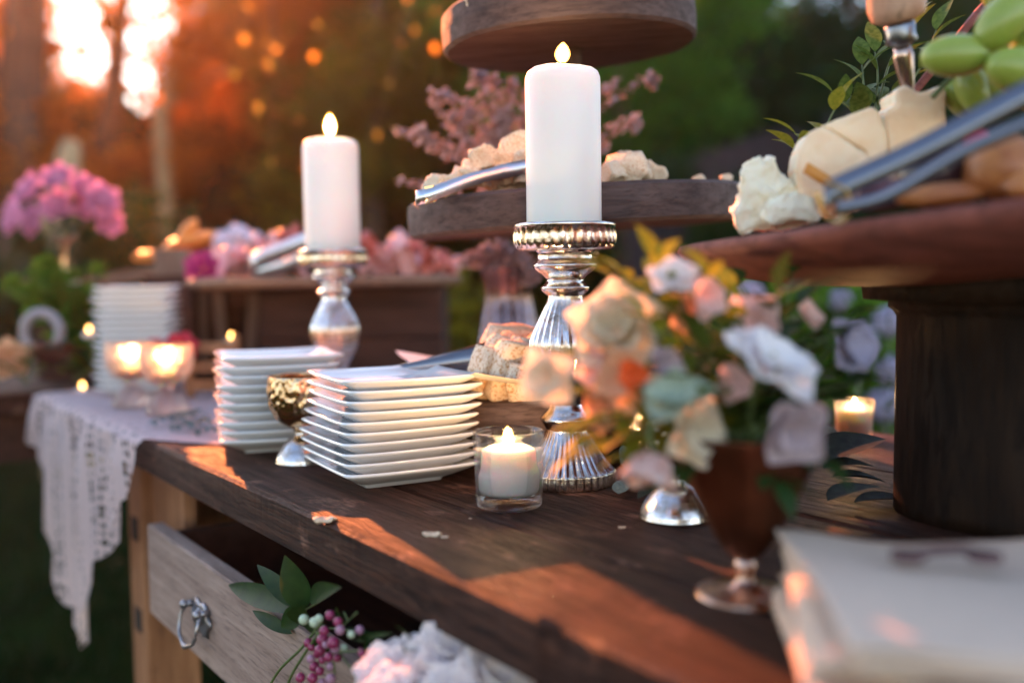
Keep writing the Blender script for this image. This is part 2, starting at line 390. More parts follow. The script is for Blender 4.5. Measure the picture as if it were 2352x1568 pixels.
def leafmesh(name, mat, L=.05, Wd=.02, curl=.25, fold=.2, n=8, tip=1.0, round_=False):
    v = []; f = []
    for i in range(n + 1):
        t = i / n
        w = Wd / 2 * (math.sin(math.pi * min(1, t ** .8)) ** (.6 if round_ else .9)) * (1 if t < .98 else .0)
        y = L * t; z = -curl * L * t * t + curl * .35 * L * t
        for s, k in ((-1, fold), (0, 0), (1, fold)): v.append((s * w, y, z + k * w))
    for i in range(n):
        for c in range(2): a = i * 3 + c; f.append((a, a + 1, a + 4, a + 3))
    return mesh(name, v, f, mat)
def petalmesh(name, mat, L=.03, Wd=.032, cup=.8, n=7, m=6, ruffle=.06, seed=0):
    """petal attached at origin, pointing up +Z, hollow towards -Y (the flower's centre)"""
    v = []; f = []
    for i in range(n + 1):
        t = i / n
        w = Wd / 2 * math.sin(math.pi * (.12 + .80 * t ** .8)) ** .7
        y0 = L * cup * .55 * math.sin(t * math.pi * .62); z0 = L * math.sin(t * 1.45) / math.sin(1.45)
        for j in range(m + 1):
            s = -1 + 2 * j / m
            rf = ruffle * L * math.sin(j * 2.1 + seed * 3 + i * .4) * t * t
            v.append((s * w, y0 - abs(s) ** 2 * w * cup * .9 + rf, z0 - .25 * abs(s) ** 3 * L * t + rf * .6))
    for i in range(n):
        for j in range(m):
            a = i * (m + 1) + j; f.append((a, a + 1, a + m + 2, a + m + 1))
    return mesh(name, v, f, mat)
PET = {}
def petal(mat, cup, seed, asp=1.25):
    k = (mat, cup, seed, asp)
    if k not in PET: PET[k] = petalmesh('petal', mat, 1, asp, cup, seed=seed, ruffle=.035)
    return PET[k]
def flower(name, label, cat, loc, r, mat, face=(0, -1, .6), layers=((3, .25, .55), (5, .5, .8), (6, .9, 1.0)), group=None, centre=None, spin=0):
    """rose/peony-like head; layers: (count, opening angle rad, length factor)"""
    t = thing(name, label, cat, loc, Vector(face).to_track_quat('Z', 'Y').to_euler(), group)
    for li, (cnt, ang, lf) in enumerate(layers):
        for k in range(cnt):
            a = 2 * math.pi * k / cnt + li * .7 + spin + random.uniform(-.15, .15)
            p = obj('petal', petal(mat, .8, (k + li) % 3), t)
            e = Matrix.Rotation(a, 4, 'Z') @ Matrix.Translation((0, r * .10 * li, 0)) @ Matrix.Rotation(-(ang + random.uniform(-.12, .12)), 4, 'X')
            p.matrix_local = e @ Matrix.Scale(r * lf, 4)
    if centre:
        o = MB(); [o.ball((random.gauss(0, r * .1), random.gauss(0, r * .1), r * .25), r * .07, 5, 4) for _ in range(14)]
        o.build('stamens', centre, t, True)
    return t
def spray(name, label, cat, base, tips, leafmat, stemmat='stem', ll=.04, lw=.018, nleaf=7, group=None, sr=.0015, round_=False, alt=True, droop=0, ends=True):
    """a cut branch: one stem per tip with leaves along it"""
    base = Vector(base); t = thing(name, label, cat, base, group=group)
    lm = leafmesh('leaf', leafmat, 1, lw / ll, .3, .25, round_=round_)
    for tp in tips:
        e = Vector(tp) - base; mid = e * .5 + Vector((random.uniform(-.1, .1), random.uniform(-.1, .1), .12 + droop)) * e.length
        pts = smoothcurve([(0, 0, 0), mid, e], 6)
        m = MB().tube(pts, [sr * (1.2 - .8 * i / (len(pts) - 1)) for i in range(len(pts))], 5); m.build('stem', stemmat, t, True)
        for k in range(nleaf):
            u = .25 + .75 * (k + .5) / nleaf; i = min(len(pts) - 2, int(u * (len(pts) - 1))); p = pts[i]; tg = (pts[i + 1] - pts[i]).normalized()
            sd = tg.cross(Vector((0, 0, 1))); sd = sd.normalized() if sd.length > .05 else Vector((1, 0, 0))
            sd = (sd * (1 if k % 2 else -1) + Vector((random.uniform(-.5, .5), random.uniform(-.5, .5), random.uniform(-.2, .6)))).normalized()
            dr = (tg * .7 + sd).normalized()
            lf = obj('leaf', lm, t, p); q = dr.to_track_quat('Y', 'Z'); lf.rotation_euler = q.to_euler(); lf.scale = (ll * random.uniform(.75, 1.15),) * 3
        if ends:
            lf = obj('leaf', lm, t, pts[-1]); lf.rotation_euler = (pts[-1] - pts[-3]).to_track_quat('Y', 'Z').to_euler(); lf.scale = (ll,) * 3
    return t

# ================================================================ ground
g = MB(); n_ = 40
g.v = [(-60 + 120 * i / n_, -30 + 120 * j / n_, 0) for j in range(n_ + 1) for i in range(n_ + 1)]
g.f = [(j * (n_ + 1) + i, j * (n_ + 1) + i + 1, (j + 1) * (n_ + 1) + i + 1, (j + 1) * (n_ + 1) + i) for j in range(n_) for i in range(n_)]
MT['lawn'] = two_tone('lawn', (.006, .014, .004), (.014, .028, .007), 3, .35, .65, .9)
MT['lawn'].node_tree.nodes['Principled BSDF'].inputs['Specular IOR Level'].default_value = 0
go = g.build('ground', 'lawn', kind='structure')
# grass blades where the lawn is in view
m = MB()
for _ in range(9000):
    Y = random.uniform(1.7, 7.5); X = random.uniform(-.75, .05) * Y + random.uniform(-.2, .2)
    h = random.uniform(.025, .06); a = random.uniform(0, 6.28); dx, dy = .006 * math.cos(a), .006 * math.sin(a); lx, ly = random.gauss(0, .015), random.gauss(0, .015)
    k = len(m.v); m.v += [(X - dx, Y - dy, 0), (X + dx, Y + dy, 0), (X + lx, Y + ly, h)]; m.f.append((k, k + 1, k + 2))
gr = m.build('grass', 'grassblade', kind='stuff'); tag(gr, 'short dark green lawn grass beyond and below the tables', 'grass')

# orange lens flare imitated by an added haze
MT['flare_haze'] = None
hm = bpy.data.materials.new('flare_haze_air'); hm.use_nodes = True; ht = hm.node_tree; ht.nodes.remove(ht.nodes['Principled BSDF'])
hv = ht.nodes.new('ShaderNodeVolumePrincipled'); hv.inputs['Density'].default_value = .0017; hv.inputs['Anisotropy'].default_value = .75; hv.inputs['Color'].default_value = (.95, .9, .85, 1)
ht.links.new(hv.outputs[0], ht.nodes['Material Output'].inputs['Volume'])
hz = MB().box(-9, -3, -1, 9, 14, 7); me_ = mesh('flare_haze', hz.v, hz.f, None, False); me_.materials.append(hm); obj('flare_haze', me_, kind='stuff'); tag(bpy.data.objects['flare_haze'], 'added thin volume over the garden imitating the orange lens flare', 'flare_haze')

# ================================================================ tables
O = Vector((-.888, 1.881, 0)); XA = Vector((.5770, -.8168, 0)); YA = Vector((.8168, .5770, 0)); TROT = math.atan2(XA.y, XA.x)
def TW(a, b, z=TZ): return O + XA * a + YA * b + Vector((0, 0, z))
def plank(x0, x1, y0, y1, z0, z1, name, mat, parent, chip=0.0, nx=60, seed=0, bev=.004):
    """plank along local X with slightly wavy, chipped long edges"""
    sec = [(y0, z0), (y0, z1 - bev), (y0 + bev, z1), (y1 - bev, z1), (y1, z1 - bev), (y1, z0)]
    v = []; f = []
    for i in range(nx + 1):
        x = x0 + (x1 - x0) * i / nx
        for k, (y, z) in enumerate(sec):
            w = chip * .25 * mnoise.noise(Vector((x * 5, seed, 0))) + (chip * 2.8 * max(0, mnoise.noise(Vector((x * 11, seed + 5, 1))) - .3) + chip * .22 * max(0, mnoise.noise(Vector((x * 130, seed + 3, 1))))) * (1 if k in (1, 2) else .12)
            if k <= 2: yy = y + (abs(w) if k else chip * .3 * mnoise.noise(Vector((x * 5, seed, 0))))
            else: yy = y - abs(w) * .4
            zz = z - (abs(w) * .5 if k in (1, 2) else 0)
            v.append((x, yy, zz))
    c = len(sec)
    for i in range(nx):
        for k in range(c): k2 = (k + 1) % c; f.append((i * c + k, (i + 1) * c + k, (i + 1) * c + k2, i * c + k2))
    f.append(tuple(range(c))); f.append(tuple(nx * c + k for k in range(c))[::-1])
    return obj(name, mesh(name, v, f, mat, False), parent)
TA = thing('wooden_table', 'long rustic dark plank table with an open drawer in the foreground', 'table', O, (0, 0, TROT))
plank(0, 2.3, 0, .117, TZ - .043, TZ, 'plank', 'table', TA, .004, 700, 1)
plank(0, 2.3, .119, .337, TZ - .043, TZ - .0006, 'plank', 'table', TA, .001, 60, 2)
plank(0, 2.3, .339, .557, TZ - .043, TZ + .0004, 'plank', 'table', TA, .001, 60, 3)
plank(0, 2.3, .559, .778, TZ - .043, TZ, 'plank', 'table', TA, .004, 60, 4)
for (a, b) in ((.46, .03), (1.95, .03), (.46, .67), (1.95, .67)):
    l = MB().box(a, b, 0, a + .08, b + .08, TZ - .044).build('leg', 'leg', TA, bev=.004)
    for z in (.48, .62): MB().box(a + .025, b - .002, z, a + .058, b + .004, z + .035).build('mortise_shade', 'wick', l)  # near-black blocks: shade inside the holes put into colour
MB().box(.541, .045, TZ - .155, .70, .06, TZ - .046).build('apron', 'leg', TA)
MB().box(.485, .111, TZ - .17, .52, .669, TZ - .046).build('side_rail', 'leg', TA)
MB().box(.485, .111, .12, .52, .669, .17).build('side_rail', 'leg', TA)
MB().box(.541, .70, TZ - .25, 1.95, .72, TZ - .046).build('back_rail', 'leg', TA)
# drawer
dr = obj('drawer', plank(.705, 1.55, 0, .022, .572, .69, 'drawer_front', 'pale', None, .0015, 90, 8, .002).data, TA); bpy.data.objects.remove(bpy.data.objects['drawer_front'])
dr.location = (0, -.006, 0)
MB().box(.72, .023, .585, .735, .45, .68).build('drawer_side', 'crate', dr); MB().box(1.52, .023, .585, 1.535, .45, .68).build('drawer_side', 'pale', dr)  # left side in dark wood: shade inside the drawer put into colour
MB().box(.736, .023, .585, 1.519, .45, .593).build('drawer_bottom', 'crate', dr)
# old bail pull: backplate, two posts and a hanging curved bail with a boss
pl = lathe([(0, .0035), (.016, .004), (.019, .003), (.021, .0), (0, 0)], 'pull', 20, lambda th, i, r, z: (r * (1 + .16 * math.cos(6 * th)), z), 'pull')
po = obj('drawer_pull', pl, dr, (.925, -.001, .625), (R_(90), 0, 0), (1.5, 1.0, 1))
hb = MB()
arc = [(-.024, -.010, .012), (-.030, -.016, 0), (-.026, -.020, -.018), (-.010, -.022, -.026), (0, -.022, -.0285), (.010, -.022, -.026), (.026, -.020, -.018), (.030, -.016, 0), (.024, -.010, .012)]
hb.tube(smoothcurve([Vector((.925 + x, y, .625 + z)) for x, y, z in arc], 5), [.0022 + .0016 * math.exp(-((i - 20) / 4.) ** 2) for i in range(41)], 7)
for s in (-1, 1): hb.tube([(.925 + s * .024, 0, .637), (.925 + s * .024, -.013, .637)], .0042, 8); hb.ball((.925 + s * .024, -.014, .637), .0055)
hb.ball((.925, -.004, .627), .008, 8, 6, (1, .6, 1.4)); hb.tube(smoothcurve([(.905, -.004, .634), (.915, -.007, .622), (.925, -.008, .63), (.935, -.007, .622), (.945, -.004, .634)], 4), .0025, 6)
hb.build('bail', 'pull', dr, True)

TB = thing('side_table', 'second dark plank table behind the left end, laden with greenery', 'table', O, (0, 0, TROT))
for k in range(4):
    x1 = -.05 - .2 * k; p = MB().box(x1 - .198, -1.2, TZ - .04, x1, 1.0, TZ - .0005 * k).build('plank', 'table', TB, bev=.003)
MB().box(-.13, -1.15, TZ - .14, -.105, .95, TZ - .041).build('apron', 'crate', TB)
for b in (-1.1, .86):
    for a in (-.2, -.8): MB().box(a, b, 0, a + .07, b + .07, TZ - .041).build('leg', 'crate', TB)

# ---- lace runner
def lace():
    nu, nh, nf = 90, 46, 30
    AM = .70
    hk = [(0, .10), (.08, .13), (.14, .22), (.20, .31), (.26, .385), (.34, .42), (.38, .41), (.42, .33), (.50, .23), (.60, .15), (.66, .07), (.70, .015)]
    def hang(a):
        for (a0, h0), (a1, h1) in zip(hk, hk[1:]):
            if a <= a1: return .92 * (h0 + (h1 - h0) * max(0, (a - a0) / (a1 - a0)))
        return hk[-1][1]
    v = []; uv = []; f = []
    rows = nh + 1 + nf
    for i in range(rows):
        for j in range(nu + 1):
            u = j / nu
            if i <= nh:
                w = 1 - i / nh; a = u * AM; h = hang(a) * (1 + .05 * abs(math.sin(a * 70)) * w)
                dp = w * h
                fold = .012 * math.sin(a * 34 + 1.2 * math.sin(a * 9)) * min(1, dp / .05) + .010 * math.sin(a * 75 + dp * 9) * min(1, dp / .1)
                aa = a - .035 * w * (1 - u) * 2 + .02 * math.sin(dp * 14) * (1 if u > .9 or u < .1 else .3)
                if dp < .012: b, z = -dp * .6, TZ + .003 - dp * .35
                else: b, z = -.0085 - fold * .8 - .006, TZ - .001 - (dp - .012)
                b -= .004
            else:
                q = (i - nh) / nf; b = q * .76; am = .70 + min(b, .1) * 1.75 + .012 * abs(math.sin(b * 55)); a = u * am; aa = a
                z = TZ + .0035 + .0012 * mnoise.noise(Vector((a * 12, b * 12, 0))); dp = -b; h = 0
            v.append((aa, b, z)); uv.append((a, -b if i > nh else dp))
    for i in range(rows - 1):
        for j in range(nu): k = i * (nu + 1) + j; f.append((k, k + 1, k + nu + 2, k + nu + 1))
    uv = [(x, y + 1) for x, y in uv]
    o = obj('lace_runner', mesh('lace_runner', v, f, 'lace', True, uv), None, O, (0, 0, TROT))
    tag(o, 'lace cloth tinted sunlit pink, draped over the far table corner, its point hanging down', 'cloth')
lace()

# ================================================================ background planting
def clump_tree(name, label, cat, clumps, mat, nleaf, ls, trunk=None, group=None, tm='bark', kind=None):
    """clumps: (centre, radius); leaves scattered through each clump, joined as one crown"""
    base = Vector(trunk[0][0]) if trunk else Vector((clumps[0][0].x, clumps[0][0].y, 0))
    t = thing(name, label, cat, base, group=group)
    m = MB(); tot = sum(r ** 2.2 for c, r in clumps)
    for c, r in clumps:
        sub = [(c + Vector([random.gauss(0, r * .5) for _ in range(3)]), r * random.uniform(.25, .5)) for _ in range(10)]
        for _ in range(int(nleaf * r ** 2.2 / tot)):
            sc_, sr = random.choice(sub); p = sc_ + Vector([random.gauss(0, sr * .55) for _ in range(3)]) - base
            a = Vector([random.gauss(0, 1) for _ in range(3)]).normalized(); b = a.orthogonal().normalized()
            if random.random() < .5: b = a.cross(b)
            L = ls * random.uniform(.6, 1.4); k = len(m.v)
            m.v += [tuple(p - a * L * .5), tuple(p + b * L * .28), tuple(p + a * L * .5), tuple(p - b * L * .28)]; m.f.append((k, k + 1, k + 2, k + 3))
    m.build('crown', mat, t)
    if trunk:
        for k, (pts, rs) in enumerate([trunk] if not isinstance(trunk[0][0], list) else trunk):
            q = [Vector(p) - base for p in pts]; MB().tube(smoothcurve(q, 5), [rs[0] + (rs[1] - rs[0]) * i / ((len(q) - 1) * 5) for i in range((len(q) - 1) * 5 + 1)], 10).build('trunk', tm, t, True)
        for k in range(4):
            tp = random.choice(clumps); a0 = Vector(pts[-2]) - base; MB().tube(smoothcurve([a0, (a0 + tp[0] - base) / 2 + Vector((0, 0, .15)), tp[0] - base], 5), [rs[1] * .7 * (1 - .06 * i) for i in range(11)], 6).build('limb', tm, t, True)
    return t
def C(px, py, Y, r): return (D(px, py, Y), r)
def ground_pt(px, Y): return Vector((D(px, 600, Y).x, Y, 0))
# left: tall trunk and backlit leaves, tinted amber to imitate the orange flare
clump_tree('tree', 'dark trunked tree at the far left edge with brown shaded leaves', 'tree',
    [C(30, 60, 7.5, .35), C(60, 250, 7.5, .4), C(10, 380, 7.3, .45), C(-120, 200, 7.5, .5)], 'fol_flare_amber', 4200, .09,
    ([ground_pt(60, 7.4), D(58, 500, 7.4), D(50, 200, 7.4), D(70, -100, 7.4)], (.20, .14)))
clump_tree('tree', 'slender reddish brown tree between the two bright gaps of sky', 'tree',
    [C(268, 60, 8.5, .16), C(190, 380, 8.6, .36), C(240, 450, 8.4, .42), C(320, 470, 8.4, .42), C(130, 400, 8.4, .42), C(425, 340, 8.6, .22), C(275, 160, 8.6, .14)], 'fol_flare_amber', 4500, .09,
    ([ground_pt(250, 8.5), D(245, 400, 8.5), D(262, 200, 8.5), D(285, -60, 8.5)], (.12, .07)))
clump_tree('tree', 'tree with leaves tinted orange to imitate lens flare, upper left', 'tree',
    [C(430, 40, 8.0, .5), C(520, 150, 8.0, .55), C(620, 30, 8.0, .6), C(470, 260, 8.2, .45), C(700, 150, 8.0, .55), C(600, 280, 8.2, .55), C(620, -150, 8, .4), C(750, -60, 8, .6)], 'fol_flare_amber', 9000, .085,
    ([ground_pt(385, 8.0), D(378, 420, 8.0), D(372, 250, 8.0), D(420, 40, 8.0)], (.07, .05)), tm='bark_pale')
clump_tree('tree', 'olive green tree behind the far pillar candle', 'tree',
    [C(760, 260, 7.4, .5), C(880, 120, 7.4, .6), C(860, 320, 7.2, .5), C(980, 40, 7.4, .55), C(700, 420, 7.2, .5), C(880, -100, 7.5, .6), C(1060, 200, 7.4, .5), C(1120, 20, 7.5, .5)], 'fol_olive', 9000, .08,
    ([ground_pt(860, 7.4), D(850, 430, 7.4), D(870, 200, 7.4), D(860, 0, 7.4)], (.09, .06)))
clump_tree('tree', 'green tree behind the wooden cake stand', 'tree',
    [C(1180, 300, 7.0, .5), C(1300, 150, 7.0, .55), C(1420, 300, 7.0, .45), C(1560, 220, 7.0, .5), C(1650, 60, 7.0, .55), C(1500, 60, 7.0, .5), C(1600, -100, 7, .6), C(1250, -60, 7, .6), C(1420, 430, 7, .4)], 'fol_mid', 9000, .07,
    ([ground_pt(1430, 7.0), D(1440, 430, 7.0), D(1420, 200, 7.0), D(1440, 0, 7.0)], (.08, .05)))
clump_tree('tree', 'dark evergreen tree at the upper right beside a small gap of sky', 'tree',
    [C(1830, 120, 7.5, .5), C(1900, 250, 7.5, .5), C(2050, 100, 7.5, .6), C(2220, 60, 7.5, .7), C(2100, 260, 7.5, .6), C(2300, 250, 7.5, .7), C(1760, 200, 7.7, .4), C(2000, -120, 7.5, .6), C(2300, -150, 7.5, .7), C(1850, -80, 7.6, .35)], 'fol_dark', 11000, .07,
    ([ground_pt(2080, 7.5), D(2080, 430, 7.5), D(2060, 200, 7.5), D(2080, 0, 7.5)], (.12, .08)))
clump_tree('shrub', 'thin scatter of twigs and leaves across the bright sky gap', 'foliage', [C(x, y, 8.9, .14) for x, y in ((160, 30), (230, 20), (180, 120), (330, 130), (310, 220), (360, 60), (300, 40))], 'fol_flare_amber', 420, .07)
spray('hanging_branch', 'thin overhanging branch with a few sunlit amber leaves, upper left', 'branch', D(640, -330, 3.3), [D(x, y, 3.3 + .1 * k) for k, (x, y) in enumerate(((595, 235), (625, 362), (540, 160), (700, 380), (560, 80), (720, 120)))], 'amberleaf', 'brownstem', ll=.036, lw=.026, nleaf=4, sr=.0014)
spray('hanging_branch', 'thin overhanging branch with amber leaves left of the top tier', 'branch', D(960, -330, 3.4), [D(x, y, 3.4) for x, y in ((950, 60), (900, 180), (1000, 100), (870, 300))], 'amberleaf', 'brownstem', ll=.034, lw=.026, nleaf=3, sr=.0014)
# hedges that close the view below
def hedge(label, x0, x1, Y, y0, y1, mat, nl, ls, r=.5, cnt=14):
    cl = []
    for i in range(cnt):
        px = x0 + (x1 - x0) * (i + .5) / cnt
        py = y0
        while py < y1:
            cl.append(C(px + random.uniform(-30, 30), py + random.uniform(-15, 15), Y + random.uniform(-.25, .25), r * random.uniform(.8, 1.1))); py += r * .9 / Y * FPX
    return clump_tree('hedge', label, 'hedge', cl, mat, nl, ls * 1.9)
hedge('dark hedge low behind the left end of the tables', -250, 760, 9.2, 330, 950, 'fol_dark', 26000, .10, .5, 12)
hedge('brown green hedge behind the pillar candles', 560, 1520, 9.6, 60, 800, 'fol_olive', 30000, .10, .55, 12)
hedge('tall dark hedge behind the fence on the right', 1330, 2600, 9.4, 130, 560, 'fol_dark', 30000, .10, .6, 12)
clump_tree('hedge', 'hedge tinted amber to imitate lens flare, high behind the orange leaves', 'hedge', [C(x, y, 10.2, .7) for x in (545, 650, 760, 860) for y in (-60, 60, 180, 300, 420)] + [C(470, 420, 10.2, .5), C(400, 500, 10.2, .5), C(480, 20, 10.2, .35), C(480, 200, 10.2, .3)], 'fol_flare_amber', 14000, .11)
clump_tree('hedge', 'brown hedge behind the dark trunk at the left edge', 'hedge', [C(x, y, 10.2, .55) for x, y in ((30, 40), (40, 180), (60, 300), (0, 420), (130, 330), (-120, 100), (-120, 300), (190, 390), (-220, 0), (-250, 200))], 'fol_flare_amber', 8000, .10)
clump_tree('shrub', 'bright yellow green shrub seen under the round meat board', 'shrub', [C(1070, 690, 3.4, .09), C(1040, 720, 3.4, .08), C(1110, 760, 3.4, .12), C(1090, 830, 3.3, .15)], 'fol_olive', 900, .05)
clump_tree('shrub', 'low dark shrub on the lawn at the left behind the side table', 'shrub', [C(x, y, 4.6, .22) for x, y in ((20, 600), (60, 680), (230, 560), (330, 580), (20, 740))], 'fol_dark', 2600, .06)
# pale trunk base behind the peonies
tk = thing('bare_tree', 'pale tan bare tree stump right behind the pink peonies', 'tree')
MB().tube(smoothcurve([ground_pt(150, 5.2) + Vector((.05, 0, 0)), D(150, 640, 5.2), D(128, 540, 5.2), D(145, 440, 5.2), D(165, 330, 5.3)], 6), [.2, .19, .18, .17, .16, .15, .15, .14, .135, .13, .125, .12, .11, .10, .10, .09, .09, .08, .08, .07, .07, .06, .06, .05, .05], 14).build('trunk', 'bark_pale', tk, True)
# fence on the rise at the right
F0 = D(1440, 405, 6.2); F1 = D(2060, 215, 6.6)
fe = thing('wooden_fence', 'weathered purple brown board fence climbing to the right behind the stand', 'fence', (F0.x, F0.y, 0))
nb = 15
for i in range(nb):
    u = (i + .5) / nb; p = F0.lerp(F1, u); w = (F1 - F0).length / nb * .47
    ang = math.atan2(F1.y - F0.y, F1.x - F0.x)
    b = MB().box(-w, -.01, 0, w, .01, p.z + random.uniform(-.008, .008), 0).build('fence_board', 'fence', fe, loc=(p.x - F0.x, p.y - F0.y + .004 * (i % 2), 0), rot=(0, 0, ang))
MB().tube([(0, .03, F0.z - .25), tuple(Vector((F1.x - F0.x, F1.y - F0.y + .03, F1.z - .25)))], .03, 4).build('fence_rail', 'fence', fe)
# hydrangeas beyond the table at the right
clump_tree('shrub', 'very dark leafy shrub standing before the right end of the board fence', 'shrub', [C(x, y, 5.6, .34) for x, y in ((2000, 330), (2150, 260), (2300, 380), (2080, 470), (2250, 520), (1980, 560), (2150, 640), (2350, 200), (1800, 560), (1650, 560), (2450, 500))], 'fol_dark', 15000, .07)
def hydrangea(px, py, Y, r, label, mat='hyd'):
    r *= .72
    t = thing('hydrangea', label, 'flower', D(px, py, Y), group='pale blossoms beyond the right of the table'); m = MB()
    for _ in range(150):
        d = Vector([random.gauss(0, 1) for _ in range(3)]).normalized(); p = d * r * random.uniform(.8, 1); a = d.orthogonal().normalized(); b = d.cross(a); s = r * .2
        k = len(m.v); m.v += [tuple(p + a * s), tuple(p + b * s), tuple(p - a * s), tuple(p - b * s)]; m.f.append((k, k + 1, k + 2, k + 3))
    m.build('blossom', mat, t); MB().tube([(0, 0, 0), (.02, .05, -(D(px, py, Y).z - .3))], .006, 6).build('stem', 'stem', t, True)
for q in ((1970, 790, 2.0, .06, 'large pale lavender hydrangea right of the bouquet'), (2040, 740, 2.1, .05, 'lilac hydrangea beside the pedestal near its top'), (2045, 850, 2.0, .045, 'lavender hydrangea just above the back votive'), (2030, 930, 2.0, .055, 'bluish white hydrangea right of the back votive'),
          (1720, 680, 2.1, .05, 'pale pink blossom hidden behind the top of the bouquet'), (1930, 690, 2.2, .04, 'small lilac hydrangea under the edge of the cheese platter')): hydrangea(*q)
clump_tree('shrub', 'green shrub carrying pale hydrangeas behind the right end of the table', 'shrub', [C(1980, 850, 2.2, .10), C(2040, 800, 2.25, .10), C(2040, 960, 2.1, .10), C(1900, 700, 2.3, .12), C(1760, 720, 2.3, .14)], 'fol_mid', 2200, .035)

# ================================================================ plates
def plate_mesh():
    h = .068
    prof = [(.0, .0045, 0), (.30, .0045, 0), (.50, .0040, 0), (.555, .0, 0), (.585, .0, 0), (.60, .003, 0), (.70, .0055, .1), (.85, .0105, .4), (.975, .0150, .9), (1.0, .0166, 1), (.995, .0182, 1), (.97, .0186, 1), (.88, .0150, .8), (.72, .0112, .3), (.62, .0098, .1), (.45, .0096, 0), (.0, .0096, 0)]
    seg = 80; v = []; f = []
    for s, z, k in prof:
        e = 26 - 12 * (1 - s)
        for j in range(seg):
            th = 2 * math.pi * (j + .5) / seg; c, sn = math.cos(th), math.sin(th)
            d = (abs(c) ** e + abs(sn) ** e) ** (-1 / e); cf = max(0, (d - 1) / .39)
            d2 = d * (1 + .012 * k * cf)
            v.append((h * s * d2 * c, h * s * d2 * sn, z + .0014 * k * cf ** 1.5))
    n = len(prof)
    for i in range(n - 1):
        for j in range(seg): j2 = (j + 1) % seg; f.append((i * seg + j, i * seg + j2, (i + 1) * seg + j2, (i + 1) * seg + j))
    return mesh('square_plate', v, f, 'porcelain')
PM = plate_mesh()
ORD = ['top', 'second', 'third', 'fourth', 'fifth', 'sixth', 'seventh', 'eighth', 'ninth', 'tenth', 'eleventh', 'twelfth', 'thirteenth', 'fourteenth', 'fifteenth', 'sixteenth', 'bottom']
def stack(corner, phi, n, pitch, where, group, offs, s=1.0):
    ur = Vector((math.cos(phi), math.sin(phi), 0)); ul = Vector((-math.sin(phi), math.cos(phi), 0)); c = Vector(corner) + (ur + ul) * .068 * s
    for i in range(n):
        k = n - 1 - i; o_ = offs[i % len(offs)]
        p = obj('square_plate', PM, None, (c.x + o_, c.y + random.uniform(-.002, .002), TZ + .0008 + pitch * i), (0, 0, phi + random.uniform(-.045, .045)), s)
        nm = 'bottom' if i == 0 else ORD[k]
        nm = nm + ' plate' if nm in ('top', 'bottom') else nm + ' plate from the top'
        tag(p, '%s of %s' % (nm, where), 'plate', group)
fc = G(797, 1106, TZ + .0166)
stack(fc, R_(28), 10, .01015, 'the front square plate stack by the votive', 'white square plates in the front stack', [-.0005, -.002, -.003, -.004, -.001, .000, .003, .005, .004, .003], 1.06)
fc2 = G(508, 1024, TZ + .0166)
stack(fc2, R_(19), 10, .0109, 'the middle square plate stack on the lace', 'white square plates in the middle stack', [0, .001, -.001, .0015, -.0005, .001], 1.06)
fc3 = Vector((-.755, 1.79, 0))
stack(fc3, R_(8), 17, .0114, 'the tall blurred plate stack at back left', 'white square plates in the tall far stack', [0, .002, -.002, .003, -.001], 1.0)

# ================================================================ candles
def holder(name, label, loc, sc, group=None, rot=0):
    t = thing(name, label, 'candle holder', loc, (0, 0, rot), group)
    fl = lambda n, amp, tw=0: (lambda th, i, r, z: (r * (1 + amp * (abs(math.cos((n * th + tw * z) / 2)) - .5)), z))
    dish = [(0, .255), (.044, .255), (.0465, .2575), (.0475, .2615), (.0505, .2622), (.0518, .2608), (.0514, .2585), (.0505, .2575), (.0512, .250), (.0510, .243), (.0498, .2375), (.045, .2355), (.030, .235)]
    def md(th, i, r, z):
        if .237 < z < .2578 and r > .047: return (r * (1 + .022 * math.cos(34 * th) * math.sin((z - .237) / .0208 * math.pi)), z)
        return (r, z)
    obj('candle_plate', lathe([(r * sc, z * sc) for r, z in dish], 'merc', 204, lambda th, i, r, z: (lambda q: (q[0] * sc, q[1] * sc))(md(th, i, r / sc, z / sc))), t)
    stem = [(.030, .235), (.028, .232), (.0285, .226), (.0325, .2215), (.031, .217), (.022, .210), (.0187, .206), (.021, .202), (.0245, .199), (.0235, .195), (.0175, .190)]
    obj('stem', lathe([(r * sc, z * sc) for r, z in stem], 'merc_clear', 48, None, sub=4), t)
    body = [(.0175, .190), (.0185, .184), (.024, .173), (.030, .160), (.035, .147), (.036, .138), (.034, .122), (.028, .105), (.020, .090), (.0165, .081)]
    def mb(th, i, r, z):
        a = .035 * math.sin(min(1, max(0, (z / sc - .081) / .11)) * math.pi); return (r * (1 + a * math.cos(26 * th + z / sc * 18)), z)
    obj('body', lathe([(r * sc, z * sc) for r, z in body], 'merc_body', 156, mb, sub=5), t)
    foot = [(.0165, .081), (.019, .075), (.0255, .069), (.0268, .065), (.0238, .060), (.0215, .056), (.0235, .050), (.031, .036), (.040, .022), (.0462, .0150), (.0480, .0138), (.0482, .0125), (.0475, .001), (.040, .0), (0, 0)]
    def mf(th, i, r, z):
        zz = z / sc; a = .03 * min(1, max(0, (.056 - zz) / .02)) * (1 if r > .01 else 0); return (r * (1 + a * math.cos(38 * th)), z)
    obj('foot', lathe([(r * sc, z * sc) for r, z in foot], 'merc', 228, mf, sub=3), t)
    return t
MT['merc_body'] = mercury('mercury_glass_body', clear=.4, tint=(1, .96, .93))
FLM = {}
